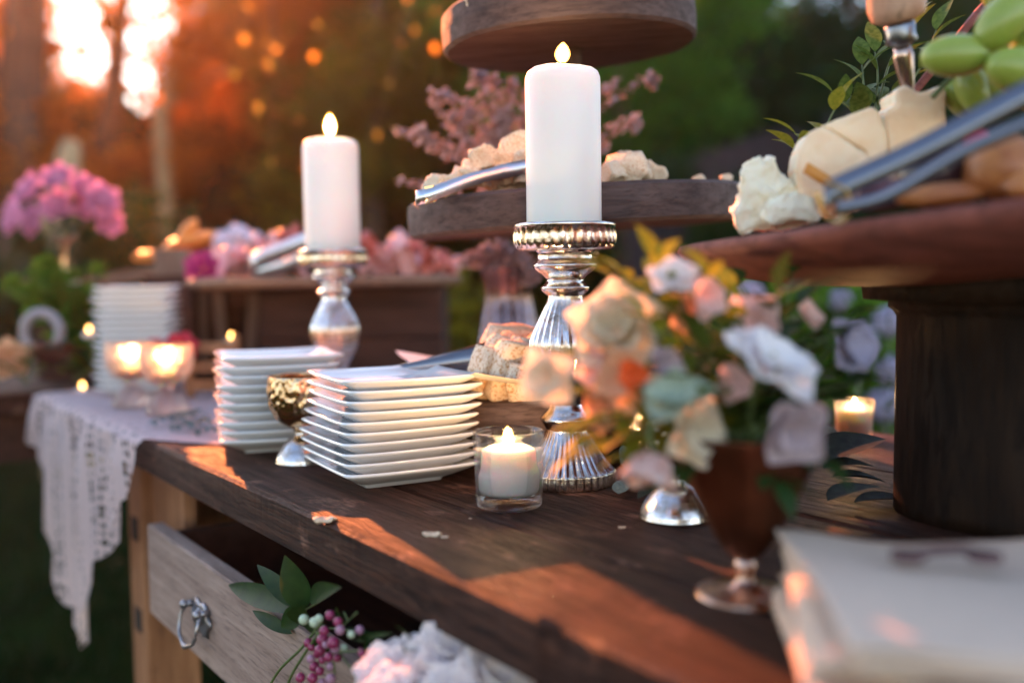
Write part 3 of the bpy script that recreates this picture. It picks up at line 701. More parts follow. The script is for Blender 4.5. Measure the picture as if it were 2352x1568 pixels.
def flame(parent, z, h, w, mat='flame', lean=0, power=0.0, loc=(0, 0)):
    pr = [(0, 0), (.22, .03), (.38, .14), (.48, .32), (.49, .46), (.43, .62), (.33, .77), (.19, .90), (.07, .98), (0, 1)]
    me = lathe([(r * w, zz * h) for r, zz in pr], mat, 16, lambda th, i, r, zz: (r, zz), sub=3)
    for v in me.vertices: v.co.x += lean * h * (v.co.z / h) ** 2
    f_ = obj('flame', me, parent, (loc[0], loc[1], z + h * .14), None, (.66, .66, .76))
    vm = me.copy(); vm.materials.clear(); vm.materials.append(MT['veil']); obj('flame_veil', vm, f_, (0, 0, -h * .06 / .76), None, (1.42, 1.42, 1.22))
    if power:
        l = bpy.data.lights.new('flame_light', 'POINT'); l.energy = power; l.color = (1, .55, .22); l.shadow_soft_size = .005
        obj('flame_light', l, parent, (loc[0], loc[1], z + h * 1.05))
def pillar(name, label, loc, r, h, fh, fw, lean=0, mat='flame', group=None):
    t = thing(name, label, 'candle', loc, group=group)
    pr = [(0, 0), (r * .985, 0), (r, .002), (r, h * .5), (r, h - .017), (r * .985, h - .012), (r * .93, h - .007), (r * .8, h - .0035), (r * .5, h - .0006), (r * .25, h - .0008), (r * .12, h - .0025), (0, h - .003)]
    obj('wax', lathe(pr, 'wax', 64, lambda th, i, rr, z: (rr * (1 + .004 * math.sin(3 * th + z * 40)), z + .0012 * math.sin(2 * th + 1) * (1 if z > h * .7 else 0))), t)
    MB().tube([(0, 0, h - .003), (.0004, 0, h + .003), (.0012, 0, h + .0075)], .0011, 6).build('wick', 'wick', t, True)
    flame(t, h + .0015, fh, fw, mat, lean, .12); return t
HP = G(1303, 1108); holder('candle_holder', 'silvered ribbed glass candle holder standing in the middle of the table', (HP.x, HP.y, TZ), 1.0, 'mercury glass candle holders')
pillar('pillar_candle', 'large lit white pillar candle in the middle, the nearer of the two', (HP.x - .0005, HP.y, TZ + .2553), .0375, .162, .0215, .0165, .04, group='lit white pillar candles')
Y2 = 1.47; rz = D(765, 574, Y2); s2 = (rz.z - TZ) / .2615
holder('candle_holder', 'blurred amber tinted glass candle holder behind the middle plate stack', (rz.x, Y2, TZ), s2, 'mercury glass candle holders', .4)
tz = D(768, 318, Y2).z
pillar('pillar_candle', 'smaller looking lit white pillar candle on the far holder at left', (rz.x, Y2, TZ + .2553 * s2), .0402, tz - (TZ + .2553 * s2), .034, .0185, .0, group='lit white pillar candles')

def votive(glabel, clabel, loc, s=1.0, glassmat='glass', group=None, fm='flame', fh=.017):
    t = thing('votive_glass', glabel, 'votive glass', loc, group=group)
    pr = [(0, .001), (.028, .001), (.0298, .003), (.0306, .010), (.0326, .0685), (.0328, .0700), (.0322, .0706), (.0312, .0700), (.0306, .066), (.0290, .016), (.0275, .0135), (0, .0125)]
    obj('glass', lathe([(r * s, z * s) for r, z in pr], glassmat, 56), t)
    c = thing('votive_candle', clabel, 'candle', (loc[0], loc[1], loc[2] + .0138 * s), group=None)
    wp = [(0, 0), (.026, 0), (.0275, .003), (.0280, .0165), (.0270, .0195), (.0258, .022), (.0252, .034), (.024, .039), (.019, .0418), (.008, .0428), (.002, .0415), (0, .0412)]
    obj('wax', lathe([(r * s, z * s) for r, z in wp], 'wax', 48, lambda th, i, r, z: (r * (1 + .01 * math.sin(3 * th)), z + (.0015 * math.sin(th + 2) if .01 * s < z < .03 * s else 0))), c)
    MB().tube([(0, 0, .041 * s), (.0005, 0, .048 * s)], .0008, 5).build('wick', 'wick', c)
    flame(c, .0435 * s, fh * s, .011 * s, fm, -.05, .28); return t
VP = G(1170, 1163); votive('clear glass votive cup in front, between the plates and the silver holder', 'lit white candle burning inside the front clear votive cup', (VP.x, VP.y, TZ), 1.0)
VB = D(1962, 985, 1.24); votive('frosted votive cup glowing at the back right behind dark leaves', 'lit candle inside the glowing cup at the back right', (VB.x, VB.y, TZ), .72, 'frost')
# ================================================================ goblets
def goblet(label, loc, mat, s=1.0, footmat=None, group=None, flm=None, clabel=None):
    t = thing('goblet', label, 'goblet', loc, group=group)
    ft = [(0, 0), (.029, 0), (.0312, .003), (.0300, .008), (.0265, .015), (.018, .026), (.0095, .032), (.0085, .036)]
    obj('foot', lathe([(r * s, z * s) for r, z in ft], footmat or mat, 60, lambda th, i, r, z: (r * (1 + .012 * math.cos(24 * th)), z), sub=3), t)
    bw = [(.0085, .036), (.013, .040), (.027, .049), (.0355, .063), (.0380, .080), (.0372, .099), (.0360, .0995), (.0352, .098), (.0362, .080), (.0335, .064), (.025, .0515), (0, .046)]
    def dm(th, i, r, z):
        zz = z / s
        if i < .5 and .042 < zz < .0975: return (r * (1 + .10 * (mnoise.voronoi(Vector((r * math.cos(th) / s, r * math.sin(th) / s, zz)) * 150)[0][0] - .45)), z)
        return (r, z)
    obj('bowl', lathe([(r * s, z * s) for r, z in bw], mat, 150, dm, sub=7), t)
    if flm:
        c = thing('tealight', clabel, 'candle', (loc[0], loc[1], loc[2] + .0475 * s))
        obj('wax', lathe([(0, 0), (.018 * s, 0), (.018 * s, .014), (.003, .0145), (0, .014)], 'wax', 20), c); flame(c, .015, .022, .012, flm, 0, .14)
    return t
g1 = G(697, 1064); goblet('hammered gold glass goblet standing between the two plate stacks', (g1.x - .002, g1.y + .01, TZ), 'gold', 1.0, 'merc')
g2 = G(305, 930, TZ + .006); goblet('left of the two frosty glass goblets glowing on the lace', (g2.x, g2.y, TZ + .006), 'hammered', 1.03, None, 'hammered glass goblets on the lace', 'flame_far', 'tealight glowing inside the left frosty goblet')
g3 = G(386, 946, TZ + .006); goblet('right one of the two frosty glass goblets, red petals above its rim', (g3.x, g3.y, TZ + .006), 'hammered', 1.05, None, 'hammered glass goblets on the lace', 'flame_far', 'tealight glowing inside the right frosty goblet')
g4 = G(1556, 1196); goblet('silvered goblet with a bell shaped foot showing under the bouquet', (g4.x, g4.y + .012, TZ), 'merc', .98, 'merc')
def spark(px, py, Y, label):
    p = D(px, py, Y); return p
# ================================================================ tiered stand
ST = thing('tiered_stand', 'three tier rustic wooden cake stand behind the near pillar candle, leaning slightly', 'cake stand', (.078, 1.25, TZ))
tilt = Matrix.Rotation(R_(-2.7), 4, 'Y') @ Matrix.Rotation(R_(1.0), 4, 'X')
def tier(name, c, R, th, seed):
    def md(a, i, r, z): k = 1 + .012 * mnoise.noise(Vector((math.cos(a) * 2, math.sin(a) * 2, seed))); return (r * k, z + .0012 * mnoise.noise(Vector((math.cos(a) * 4, math.sin(a) * 4, seed + z * 30))))
    me = lathe([(0, 0), (R - .004, 0), (R, .004), (R + .001, th * .5), (R, th - .004), (R - .004, th), (0, th)], 'stand', 96, md)
    me.polygons.foreach_set('use_smooth', [False] * len(me.polygons))
    o = obj(name, me, ST); m = Matrix.Translation(Vector(c) - Vector((.078, 1.25, TZ))) @ tilt; o.matrix_local = m; return o
mt_ = D(1322, 449, 1.25); mb_ = D(1322, 528, 1.25); t_top = D(1308, 25, 1.25); b_top = D(1308, 112, 1.25)
tier('middle_tier', (mb_.x, 1.25, mb_.z), .207, mt_.z - mb_.z, 1)
tier('top_tier', (b_top.x, 1.25, b_top.z), .155, t_top.z - b_top.z, 2)
b3 = TZ + .052; tier('bottom_tier', (.065, 1.262, b3), .245, .034, 3)
MB().tube([(0, 0, .05), (.0, 0, .51)], .013, 14).build('pole', 'stand', ST, True)
for k in range(4):
    a = .6 + k * math.pi / 2; MB().tube([(.15 * math.cos(a) - .01, .15 * math.sin(a) + .01, 0), (.15 * math.cos(a) - .01, .15 * math.sin(a) + .01, .062)], [.02, .024], 12).build('foot', 'stand', ST, True)

def tz_of(c, th, x, y):   # height of a tilted tier's top at (x, y)
    n = (tilt.to_3x3() @ Vector((0, 0, 1))); p0 = Vector(c) + n * th
    return p0.z - (n.x * (x - p0.x) + n.y * (y - p0.y)) / n.z
MIDc = (mb_.x, 1.25, mb_.z); MIDt = mt_.z - mb_.z
def strip(m, pts, w, th, side=None):
    """flat bar swept along pts; w may be a list"""
    pts = [Vector(p) for p in pts]; n = len(pts); ws = w if isinstance(w, (list, tuple)) else [w] * n; base = len(m.v)
    for i, p in enumerate(pts):
        t = (pts[min(i + 1, n - 1)] - pts[max(i - 1, 0)]).normalized(); s = Vector(side).normalized() if side else t.cross(Vector((0, 0, 1))).normalized(); u = s.cross(t).normalized()
        for a, b in ((-1, -1), (1, -1), (1, 1), (-1, 1)): m.v.append(tuple(p + s * ws[i] * .5 * a + u * th * .5 * b))
    for i in range(n - 1):
        for k in range(4): k2 = (k + 1) % 4; m.f.append((base + i * 4 + k, base + i * 4 + k2, base + (i + 1) * 4 + k2, base + (i + 1) * 4 + k))
    m.f.append((base, base + 3, base + 2, base + 1)); e = base + (n - 1) * 4; m.f.append((e, e + 1, e + 2, e + 3))
def tongs(label, a, b, w=.02, gap=.03, hump=.0, group=None, tipw=None, side=(0, 0, 1), th=.0014, loop='steel'):
    """a: closed bend, b: tips"""
    a = Vector(a); b = Vector(b); t = thing('serving_tongs', label, 'tongs', a, group=group); d = b - a; sd = Vector(side)
    off = d.cross(sd).normalized()
    for s in (-1, 1):
        m = MB(); pts = smoothcurve([(0, 0, 0), off * s * gap * .28 + d * .02, off * s * gap * .5 + d * .10, off * s * gap * .5 + d * .5 + sd * hump, off * s * gap * .3 + d], 8)
        n = len(pts); ws = [w * (1 - .25 * i / n) if i < n * .8 else (tipw or w) * (1) for i in range(n)]
        strip(m, pts, ws, th, side=sd); m.build('arm', 'bright', t, True)
    m = MB(); strip(m, [d * .10 + off * gap * .52, d * .10 - off * gap * .52], w * 1.1, .0012, side=sd); m.build('ring', loop, t)
    return t
# bread and crackers on the stand
def put(name, label, cat, me, loc, rot, group=None, sc=None):
    return tag(obj(name, me, None, loc, rot, sc), label, cat, group)
CH = [rock('bread_chunk', 'toast', 1, .8, .7, k, .16, 5) for k in range(4)]
def chunk(px, py, Y, s, label, group, k=None, mat=None):
    p = D(px, py, Y); me = CH[k if k is not None else random.randrange(4)]
    return put('bread_chunk', label, 'bread', me, p, (random.uniform(-.5, .5), random.uniform(-.5, .5), random.uniform(0, 6)), group, s)
TK = 0
for (x, y, s) in sorted(((1010, 440, .018), (1045, 432, .018), (1075, 420, .020), (1100, 402, .02), (1120, 425, .018), (1140, 385, .024), (1165, 405, .022), (1190, 425, .02), (1195, 362, .028), (1110, 375, .020), (1235, 400, .03), (1150, 432, .018), (1240, 360, .03))):
    TK = TK + 1; chunk(x, y - 12, 1.13 + random.uniform(-.02, .03), s * 1.6, {1: 'leftmost toasted bread piece under the tongs on the middle tier', 13: 'toasted bread piece highest of the heap, behind the near candle edge'}.get(TK, '%s toasted bread piece in the heap left of the near candle' % ('', '', 'second', 'third', 'fourth', 'fifth', 'sixth', 'seventh', 'eighth', 'ninth', 'tenth', 'eleventh', 'twelfth')[TK % 13] + ', counted from the left'), 'toasted bread pieces left of the candle')
chunk(1445, 385, 1.12, .042, 'largest pale bread chunk peaking right of the near candle on the middle tier', None, 1)
chunk(1502, 397, 1.14, .024, 'rounded bread chunk just right of the largest one on the middle tier', None, 2)
chunk(1404, 398, 1.10, .026, 'bread chunk touching the right side of the near candle', None, 0)
chunk(1418, 372, 1.16, .024, 'browned bread chunk wedged behind the largest one', None, 3)
chunk(1606, 412, 1.2, .013, 'lone small crouton toward the right of the middle tier', None, 1)
chunk(1668, 412, 1.2, .014, 'small crouton at the right end of the middle tier beside the cheese', None, 2)
chunk(1350, 400, 1.15, .03, 'bread chunk hidden behind the near candle on the middle tier', None, 2)
chunk(1088, 6, 1.16, .024, 'pale bread chunk at the left rim of the top tier', None, 1); chunk(1150, -12, 1.16, .026, 'bread chunk at the top picture edge on the upper tier', None, 3)
tongs('steel tongs resting on bread at the left of the middle tier', D(957, 455, 1.05), D(1235, 378, 1.12), .016, .022, .004, loop='brass')
# bottom tier: parchment, slices, scoop tongs
pm = MB(); nn = 22
for j in range(nn + 1):
    for i in range(nn + 1):
        x = -.155 + .31 * i / nn; y = -.17 + .34 * j / nn; r = math.hypot(x, y); pm.v.append((x, y, .0015 + .006 * abs(mnoise.noise(Vector((x * 14, y * 14, 2)))) + max(0, r - .17) * .25))
pm.f = [(j * (nn + 1) + i, j * (nn + 1) + i + 1, (j + 1) * (nn + 1) + i + 1, (j + 1) * (nn + 1) + i) for j in range(nn) for i in range(nn)]
pz = b3 + .036
pap = pm.build('parchment', 'paper', None, True, (.050, 1.195, pz + .003), (0, R_(2.7), .35)); tag(pap, 'pale parchment sheet lining the lowest wooden tier under the bread', 'paper')
SL = [rock('bread_slice', 'bread', 1.0, .30, .75, 20 + k, .09, 6) for k in range(3)]
for i, (x, y, Y, s, rz, lb) in enumerate(((1145, 850, 1.10, .062, .9, 'bread slice leaning with dark crust beside the scoop, on the lowest tier'), (1172, 842, 1.13, .07, 1.1, 'second bread slice from the left on the lowest tier'), (1205, 862, 1.09, .07, .7, 'front bread slice with a torn brown crack on the lowest tier'), (1235, 840, 1.13, .075, .9, 'tall bread slice left of the silver holder stem'), (1275, 858, 1.12, .075, 1.2, 'bread slice behind the silver holder on the lowest tier'), (1180, 812, 1.16, .06, .4, 'reddish crusted bread slice lying on top of the others'), (1235, 882, 1.06, .05, .2, 'flat pale bread slice at the front of the lowest tier'), (1360, 850, 1.14, .07, .8, 'bread slice right of the silver holder behind the flowers'))):
    put('bread_slice', lb, 'bread', SL[i % 3], D(x, y - 4, Y - .015), (.35, .1 * (i % 3), rz), 'bread slices on the lowest tier', s * 1.3)
sc_ = thing('serving_scoop', 'long silver serving scoop resting above the plates on the lowest tier', 'serving scoop', D(900, 850, 1.12))
a = D(900, 850, 1.12); bb = D(1145, 818, 1.12) - a
m = MB(); base = 0; n = 16
for i in range(n + 1):
    t = i / n; w = .004 + .016 * t ** 1.3 * (1 if t < .93 else 1 - (t - .93) * 5)
    for j in range(9):
        s = -1 + j / 4; m.v.append(tuple(bb * t + Vector((0, 0, 1)) * (s * w) + Vector((0, -1, 0)) * (1 - s * s) * w * .55))
m.f = [(i * 9 + j, i * 9 + j + 1, (i + 1) * 9 + j + 1, (i + 1) * 9 + j) for i in range(n) for j in range(8)]
o = m.build('scoop_blade', 'steel', sc_, True); md_ = o.modifiers.new('solid', 'SOLIDIFY'); md_.thickness = .0012
MB().tube([(0, 0, 0), tuple(-bb * .12 + Vector((0, .01, -.003)))], .003, 8).build('handle', 'steel', sc_, True)

# ================================================================ glass vase with heather
VZ = G(1165, 945); vx, vy = D(1168, 700, 1.56).x, 1.56
va = thing('flower_vase', 'smoky silvered glass vase of dusty pink sprigs behind the cake stand', 'vase', (vx, vy, TZ))
vt = D(1165, 615, 1.56).z - TZ
obj('vase_body', lathe([(0, 0), (.045, 0), (.05, .01), (.055, .05), (.052, .09), (.042, vt * .65), (.036, vt * .82), (.045, vt), (.043, vt), (.034, vt * .82), (.04, vt * .6), (.05, .05), (0, .01)], 'merc_purple', 96, lambda th, i, r, z: (r * (1 + .03 * math.cos(20 * th)), z), sub=3), va)
def sprig(tip, w, label, curl=None, base=None, n=150, size=.011):
    b = Vector(base) if base else Vector((vx + random.uniform(-.02, .02), vy + random.uniform(-.02, .02), TZ + vt + .0))
    t = thing('heather_sprig', label, 'flower sprig', b, group='dusty pink sprigs in the smoky vase'); e = Vector(tip) - b
    mid = e * .5 + Vector((-e.x * .25, 0, .12 * e.length)); pts = [Vector((0, 0, 0)), mid, e]
    if curl: pts += [e + Vector(c) for c in curl]
    pts = smoothcurve(pts, 8); MB().tube(pts, .0016, 5).build('stem', 'brownstem', t, True)
    m = MB()
    for k in range(n):
        u = .32 + .68 * random.random(); p = pts[min(len(pts) - 1, int(u * (len(pts) - 1)))] + Vector([random.gauss(0, 1) for _ in range(3)]).normalized() * w * (1.15 - .75 * u) * random.uniform(.4, 1)
        d = Vector([random.gauss(0, 1) for _ in range(3)]).normalized(); a = d.orthogonal().normalized(); c = d.cross(a); s = size * random.uniform(.4, .8)
        i = len(m.v); m.v += [tuple(p - a * s), tuple(p + c * s * .5), tuple(p + a * s), tuple(p - c * s * .5)]; m.f.append((i, i + 1, i + 2, i + 3))
    m.build('florets', 'heather', t); return t
for i, (x, y, w, cu, lb) in enumerate(((900, 292, .018, None, 'thick sprig pointing far left above the meat board'), (905, 412, .012, None, 'low sprig drooping left beside the middle tier'), (965, 300, .014, [(.02, 0, -.02)], 'short sprig with bent tip, second from the left'),
    (1000, 235, .016, [(.015, 0, .012), (.03, 0, 0)], 'sprig curling over like a hook, left of the stand'), (1035, 260, .026, None, 'dense sprig between the hooked one and the tall ones'), (1060, 235, .028, None, 'broad feathery sprig left of the near candle'), (1100, 180, .022, [(.006, 0, .004)], 'tall sprig reaching up toward the top tier at left'),
    (1135, 172, .02, None, 'tallest upright sprig left of the near candle'), (1180, 178, .022, None, 'upright sprig just left of the near candle'), (1150, 260, .03, None, 'bushy sprig in the centre behind the candle edge'), (1120, 330, .028, None, 'low bushy sprig above the bread pieces'), (1215, 200, .02, None, 'upright sprig partly behind the near candle'),
    (1430, 178, .014, None, 'slim sprig right of the near candle flame'), (1478, 185, .014, [(.012, 0, -.012)], 'arching sprig farthest right beside the candle'), (1440, 285, .018, [(.012, 0, -.01)], 'small curved sprig right of the candle at mid height'), (1400, 330, .024, None, 'low sprig just right of the near candle'))):
    sprig(D(x, y, 1.52), w * 1.15, lb, cu, n=int(9000 * w))
for i, (x, y) in enumerate(((1060, 600), (1110, 575), (1180, 590), (1230, 640))): sprig(D(x, y, 1.5), .03, ('short drooping sprig under the middle tier, leftmost', 'drooping sprig under the middle tier over the vase mouth', 'drooping sprig under the middle tier near the candle holder', 'lowest sprig hanging beside the holder neck')[i], n=200)

# ================================================================ meat board, its crate and what lies on them
bc = D(748, 640, 2.06); BZ = D(748, 634, 1.80).z
mbd = thing('serving_board', 'round wooden board raised on a dark crate, piled with cured meat', 'serving board', (bc.x, 2.06, BZ - .021), (0, 0, 0))
obj('board', lathe([(0, 0), (.262, 0), (.274, .004), (.278, .012), (.274, .0205), (.268, .021), (0, .021)], 'meatwood', 80, lambda th, i, r, z: (r * (1 + .012 * math.sin(3 * th + 1)), z)), mbd)
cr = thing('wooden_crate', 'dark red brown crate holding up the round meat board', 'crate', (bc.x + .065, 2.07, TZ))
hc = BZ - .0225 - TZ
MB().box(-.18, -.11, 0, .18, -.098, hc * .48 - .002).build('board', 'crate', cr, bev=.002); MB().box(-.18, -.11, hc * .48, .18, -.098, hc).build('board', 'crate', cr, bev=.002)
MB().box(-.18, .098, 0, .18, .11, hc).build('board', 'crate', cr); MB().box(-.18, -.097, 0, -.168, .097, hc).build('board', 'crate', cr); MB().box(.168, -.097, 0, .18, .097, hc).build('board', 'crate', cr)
sx = D(520, 700, 2.16)
sc2 = thing('slatted_crate', 'open slatted wooden crate in the shadow left of the dark crate', 'crate', (sx.x, 2.2, TZ))
hs = .185
for i, x in enumerate((-.11, -.06, -.008, .045, .092)): MB().box(x, -.08, 0, x + .022, -.072, hs).build('slat', 'slat', sc2, rot=(0, R_((-4, 3, -3, 4, 0)[i]), 0))
MB().box(-.13, -.072, hs - .03, .12, -.064, hs).build('rail', 'crate', sc2); MB().box(-.13, -.072, 0, .12, -.064, .03).build('rail', 'crate', sc2)
MB().box(-.13, .07, 0, .12, .08, hs).build('back_board', 'crate', sc2); MB().box(-.14, -.085, hs + .001, .13, .085, hs + .012).build('lid', 'meatwood', sc2)
# slanted tray of orange vegetables, wooden box
px_ = D(352, 622, 2.3)
ty = thing('tray', 'slanting wooden tray of orange vegetables left of the meat board', 'tray', (px_.x, 2.3, px_.z - .02), (0, R_(-9), .1))
MB().box(-.12, -.08, 0, .16, .08, .012).build('tray_bottom', 'meatwood', ty); MB().box(-.12, -.088, 0, .16, -.081, .028).build('tray_side', 'meatwood', ty)
pb = D(400, 604, 2.12)
bx = thing('wooden_box', 'small pale wooden box between the orange vegetables and a magenta flower', 'box', (pb.x, 2.12, pb.z - .026))
MB().box(-.032, -.03, 0, .032, -.026, .055).build('box_side', 'slat', bx); MB().box(-.032, .026, 0, .032, .03, .055).build('box_side', 'slat', bx); MB().box(-.032, -.0255, 0, -.028, .0255, .055).build('box_side', 'slat', bx); MB().box(.028, -.0255, 0, .032, .0255, .055).build('box_side', 'slat', bx); MB().box(-.0275, -.0255, .002, .0275, .0255, .006).build('box_bottom', 'slat', bx)
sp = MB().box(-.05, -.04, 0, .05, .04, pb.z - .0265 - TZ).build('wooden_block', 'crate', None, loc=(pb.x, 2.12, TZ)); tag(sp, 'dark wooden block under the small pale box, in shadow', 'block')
VG = [blob('vegetable', 'veg', 1, (1.6, .6, .55), .12, 1.5, 2, k) for k in range(3)]
vl = ['orange vegetable lying lowest at the left end of the tray', 'orange vegetable second from the left on the tray', 'glossy orange vegetable in the middle of the tray', 'orange vegetable peaking in the middle of the heap', 'bright orange vegetable over the pale wooden box', 'orange vegetable touching the lavender garlic bulb', 'reddish vegetable at the back of the tray heap', 'small orange piece low in front of the tray heap']
for i, (x, y) in enumerate(((345, 588), (385, 575), (410, 560), (440, 548), (460, 552), (480, 545), (430, 530), (405, 585))): put('orange_vegetable', vl[i], 'vegetable', VG[i % 3], D(x, y, 2.22 + .02 * (i % 3)), (random.uniform(-.4, .4), random.uniform(-.7, .3), random.uniform(-.6, .6)), None, .024)
GB = blob('garlic_bulb', 'garlic', 1, (1, 1, .9), .22, 2.2, 3, 4)
for i, (x, y, r, lb) in enumerate(((515, 553, .024, 'pale lavender garlic bulb left of the cured meat'), (548, 540, .026, 'largest lavender garlic bulb at the top of its heap'), (582, 552, .022, 'lavender garlic bulb touching the folded meat'), (535, 572, .02, 'small lavender bulb in front of the larger ones'))): put('garlic_bulb', lb, 'garlic', GB, D(x, y, 2.2), (i, .3, i * 2), None, r)
flower('magenta_flower', 'magenta flower lying at the left end of the meat board', 'flower', D(462, 612, 1.90), .028, 'magenta', (0, -1, .5), ((3, .2, .6), (5, .6, .85), (7, 1.1, 1)))
def fold(seed, mat='meat'):
    v = []; n = 16; mm = 10
    for i in range(n + 1):
        for j in range(mm + 1):
            u = i / n; w = j / mm; r = .5 + .5 * math.sin(math.pi * u) ** .5
            x = (u - .5) * 1.6; y = (w - .5) * .9 * r; z = .30 * math.sin(w * 9 + seed + 2 * u) * (1 - .2 * u) + .25 * math.sin(u * 7 + seed * 2) + .15 * mnoise.noise(Vector((u * 4, w * 4, seed)))
            v.append((x, y, z))
    f = [(i * (mm + 1) + j, i * (mm + 1) + j + 1, (i + 1) * (mm + 1) + j + 1, (i + 1) * (mm + 1) + j) for i in range(n) for j in range(mm)]
    return mesh('meat_slice', v, f, mat, True)
FM = [fold(k) for k in range(4)]; FR = [fold(k + 5, 'meat_red') for k in range(2)]
ml = ((500, 607, .05, 0, 'folded pink meat slice at the far left of the round board'), (528, 597, .05, 0, 'second folded pink slice from the left on the board'), (555, 588, .055, 0, 'tall pink fold left of the light blue tongs'), (590, 575, .055, 0, 'pink fold rising behind the tongs at left'), (625, 565, .055, 0, 'pink slice over the middle of the tongs'), (560, 612, .045, 0, 'low pink slice in front of the left meat folds'),
      (665, 612, .05, 0, 'pale slice lit by the sun under the tongs'), (640, 552, .045, 1, 'red slice tucked behind the far pillar candle at left'), (690, 548, .05, 1, 'dark red slice peeking beside the candle'), (840, 560, .045, 1, 'red slice right of the far candle at its base'), (868, 590, .05, 0, 'pale pink fold just right of the far holder'), (900, 570, .065, 0, 'highest pink fold on the right half of the board'),
      (925, 598, .06, 0, 'large mauve fold in the middle of the right heap'), (885, 612, .05, 0, 'sunlit cream edged slice low on the right'), (960, 605, .055, 0, 'pink slice right of the large mauve fold'), (985, 585, .045, 1, 'orange red slice toward the right end'), (1010, 605, .045, 1, 'glossy red slice near the right end of the board'), (1035, 612, .04, 0, 'last small pink slice at the right end'), (945, 560, .04, 1, 'small red slice on top of the right heap'))
for i, (x, y, s, r, lb) in enumerate(ml):
    put('meat_slice', lb, 'cured meat', (FR if r else FM)[i % (2 if r else 4)], D(x, y + 3, 1.98 + .03 * (i % 3)), (random.uniform(-.5, .5), random.uniform(-.5, .5), random.uniform(0, 6)), None, s * 1.05)
tg = thing('serving_tongs', 'broad light blue tongs lying across the cured meat', 'tongs', D(575, 615, 1.84))
e = D(735, 545, 1.92) - D(575, 615, 1.84)
m = MB(); strip(m, smoothcurve([(0, 0, 0), e * .1 + Vector((0, 0, .008)), e * .5 + Vector((0, 0, .006)), e * 1.3], 6), [.026, .032, .036, .038, .038] + [.034] * 14, .0015, side=(0, -.35, 1)); m.build('arm', 'bright', tg, True)
m = MB(); strip(m, smoothcurve([(0, .02, -.01), e * .5 + Vector((0, .03, -.02)), e * 1.2 + Vector((0, .02, -.02))], 6), .03, .0015, side=(0, -.35, 1)); m.build('arm', 'bright', tg, True)
kn = thing('carving_fork', 'dark slim handled utensil pointing up behind the far candle base', 'utensil', D(648, 575, 2.1)); e = D(760, 505, 2.1) - D(648, 575, 2.1)
MB().tube([(0, 0, 0), tuple(e * .5), tuple(e * 1.1)], [.003, .005, .006], 8).build('handle', 'brownstem', kn, True)

# ================================================================ side table display
def boxy(w, d, h, name, mat, par): return MB().box(-w, -d, 0, w, d, h).build(name, mat, par, bev=.002)
rp = D(152, 640, 2.2)
ri = thing('riser', 'narrow sunlit plank on a crate, carrying the peony vase', 'riser', (rp.x, 2.22, TZ))
hr = rp.z - TZ
MB().box(-.085, -.06, hr - .012, .08, .06, hr).build('top_board', 'meatwood', ri, bev=.002); boxy(.06, .045, hr - .0125, 'riser_box', 'crate', ri)
pv = thing('bud_vase', 'slim dark stemmed vase lifting the pink peonies', 'vase', (rp.x - .002, 2.2, rp.z))
vh = D(150, 545, 2.2).z - rp.z
obj('vase_body', lathe([(0, 0), (.022, 0), (.022, .003), (.006, .008), (.0045, .03), (.005, vh * .6), (.012, vh * .85), (.03, vh), (.028, vh), (.01, vh * .86), (0, vh * .8)], 'merc_warm', 24, sub=2), pv)
pe = (('leftmost peony, lowest of the pink cluster', 48, 500, .055), ('peony second from the left at the lower edge', 88, 512, .045), ('pink peony above the leftmost one', 78, 440, .052), ('topmost pink peony of the cluster', 138, 418, .05), ('deep centred peony in the middle of the cluster', 138, 478, .05),
      ('peony right of the topmost one', 190, 438, .045), ('right hand peony with coral rim', 232, 465, .05), ('lowest peony on the right side', 245, 512, .042), ('small peony between the middle and right ones', 196, 480, .04))
for k, (lb, x, y, r) in enumerate(pe): flower('peony', lb, 'flower', D(140 + (x - 140) * .98, 475 + (y - 475) * .95, 2.14 + .04 * (k % 3)), r * .72, 'peony', ((x - 145) / 90, -1, .35 + (480 - y) / 120), ((3, .02, .8), (4, .16, .85), (5, .3, .95), (6, .5, 1.0)), 'pink peonies in the slim vase')
spray('peony_foliage', 'dark leaves and stems under the pink peonies', 'foliage', (rp.x, 2.2, rp.z + vh * .8), [D(120, 520, 2.2), D(180, 525, 2.2), D(150, 500, 2.2), D(165, 470, 2.2), D(110, 480, 2.22)], 'leaf', ll=.035, lw=.018, nleaf=4)
# greenery, ring, bowl, orange bloom
clump_tree('potted_shrub', 'bushy olive greenery heaped below the sunlit riser plank', 'plant', [C(x, y, 2.1, .045) for x, y in ((100, 680), (140, 690), (180, 680), (205, 720), (190, 770), (170, 730), (110, 660), (215, 800))], 'fol_mid', 1500, .028)
cg = D(118, 762, 2.02)
rg = thing('ring_ornament', 'pale ceramic ring standing half hidden by leaves behind the pink bowl', 'ornament', (cg.x, 1.98, cg.z))
m = MB(); pts = [(.036 * math.cos(a), 0, .040 * math.sin(a)) for a in [k * math.pi / 10 for k in range(21)]]; m.tube(pts, [.011] * 21, 10, False); m.build('ring', 'ceramic', rg, True); MB().box(-.02, -.015, -.055, .02, .015, -.04).build('base', 'ceramic', rg)
bwp = D(122, 845, 1.93)
bw_ = thing('glass_bowl', 'small faceted pink glass bowl on the side table', 'bowl', (bwp.x, 1.93, bwp.z - .004))
obj('bowl_body', lathe([(0, 0), (.018, 0), (.02, .004), (.012, .010), (.024, .018), (.036, .034), (.038, .05), (.036, .052), (.033, .036), (.02, .02), (0, .015)], 'pinkglass', 60, lambda th, i, r, z: (r * (1 + .05 * abs(math.sin(8 * th + z * 150))), z), sub=3), bw_)
obf = flower('orange_bloom', 'orange bloom at the left picture edge beside the pink bowl', 'flower', D(22, 825, 1.95), .035, 'orangep', (.5, -1, .3), ((3, .2, .8), (5, .5, 1), (5, .9, 1)))
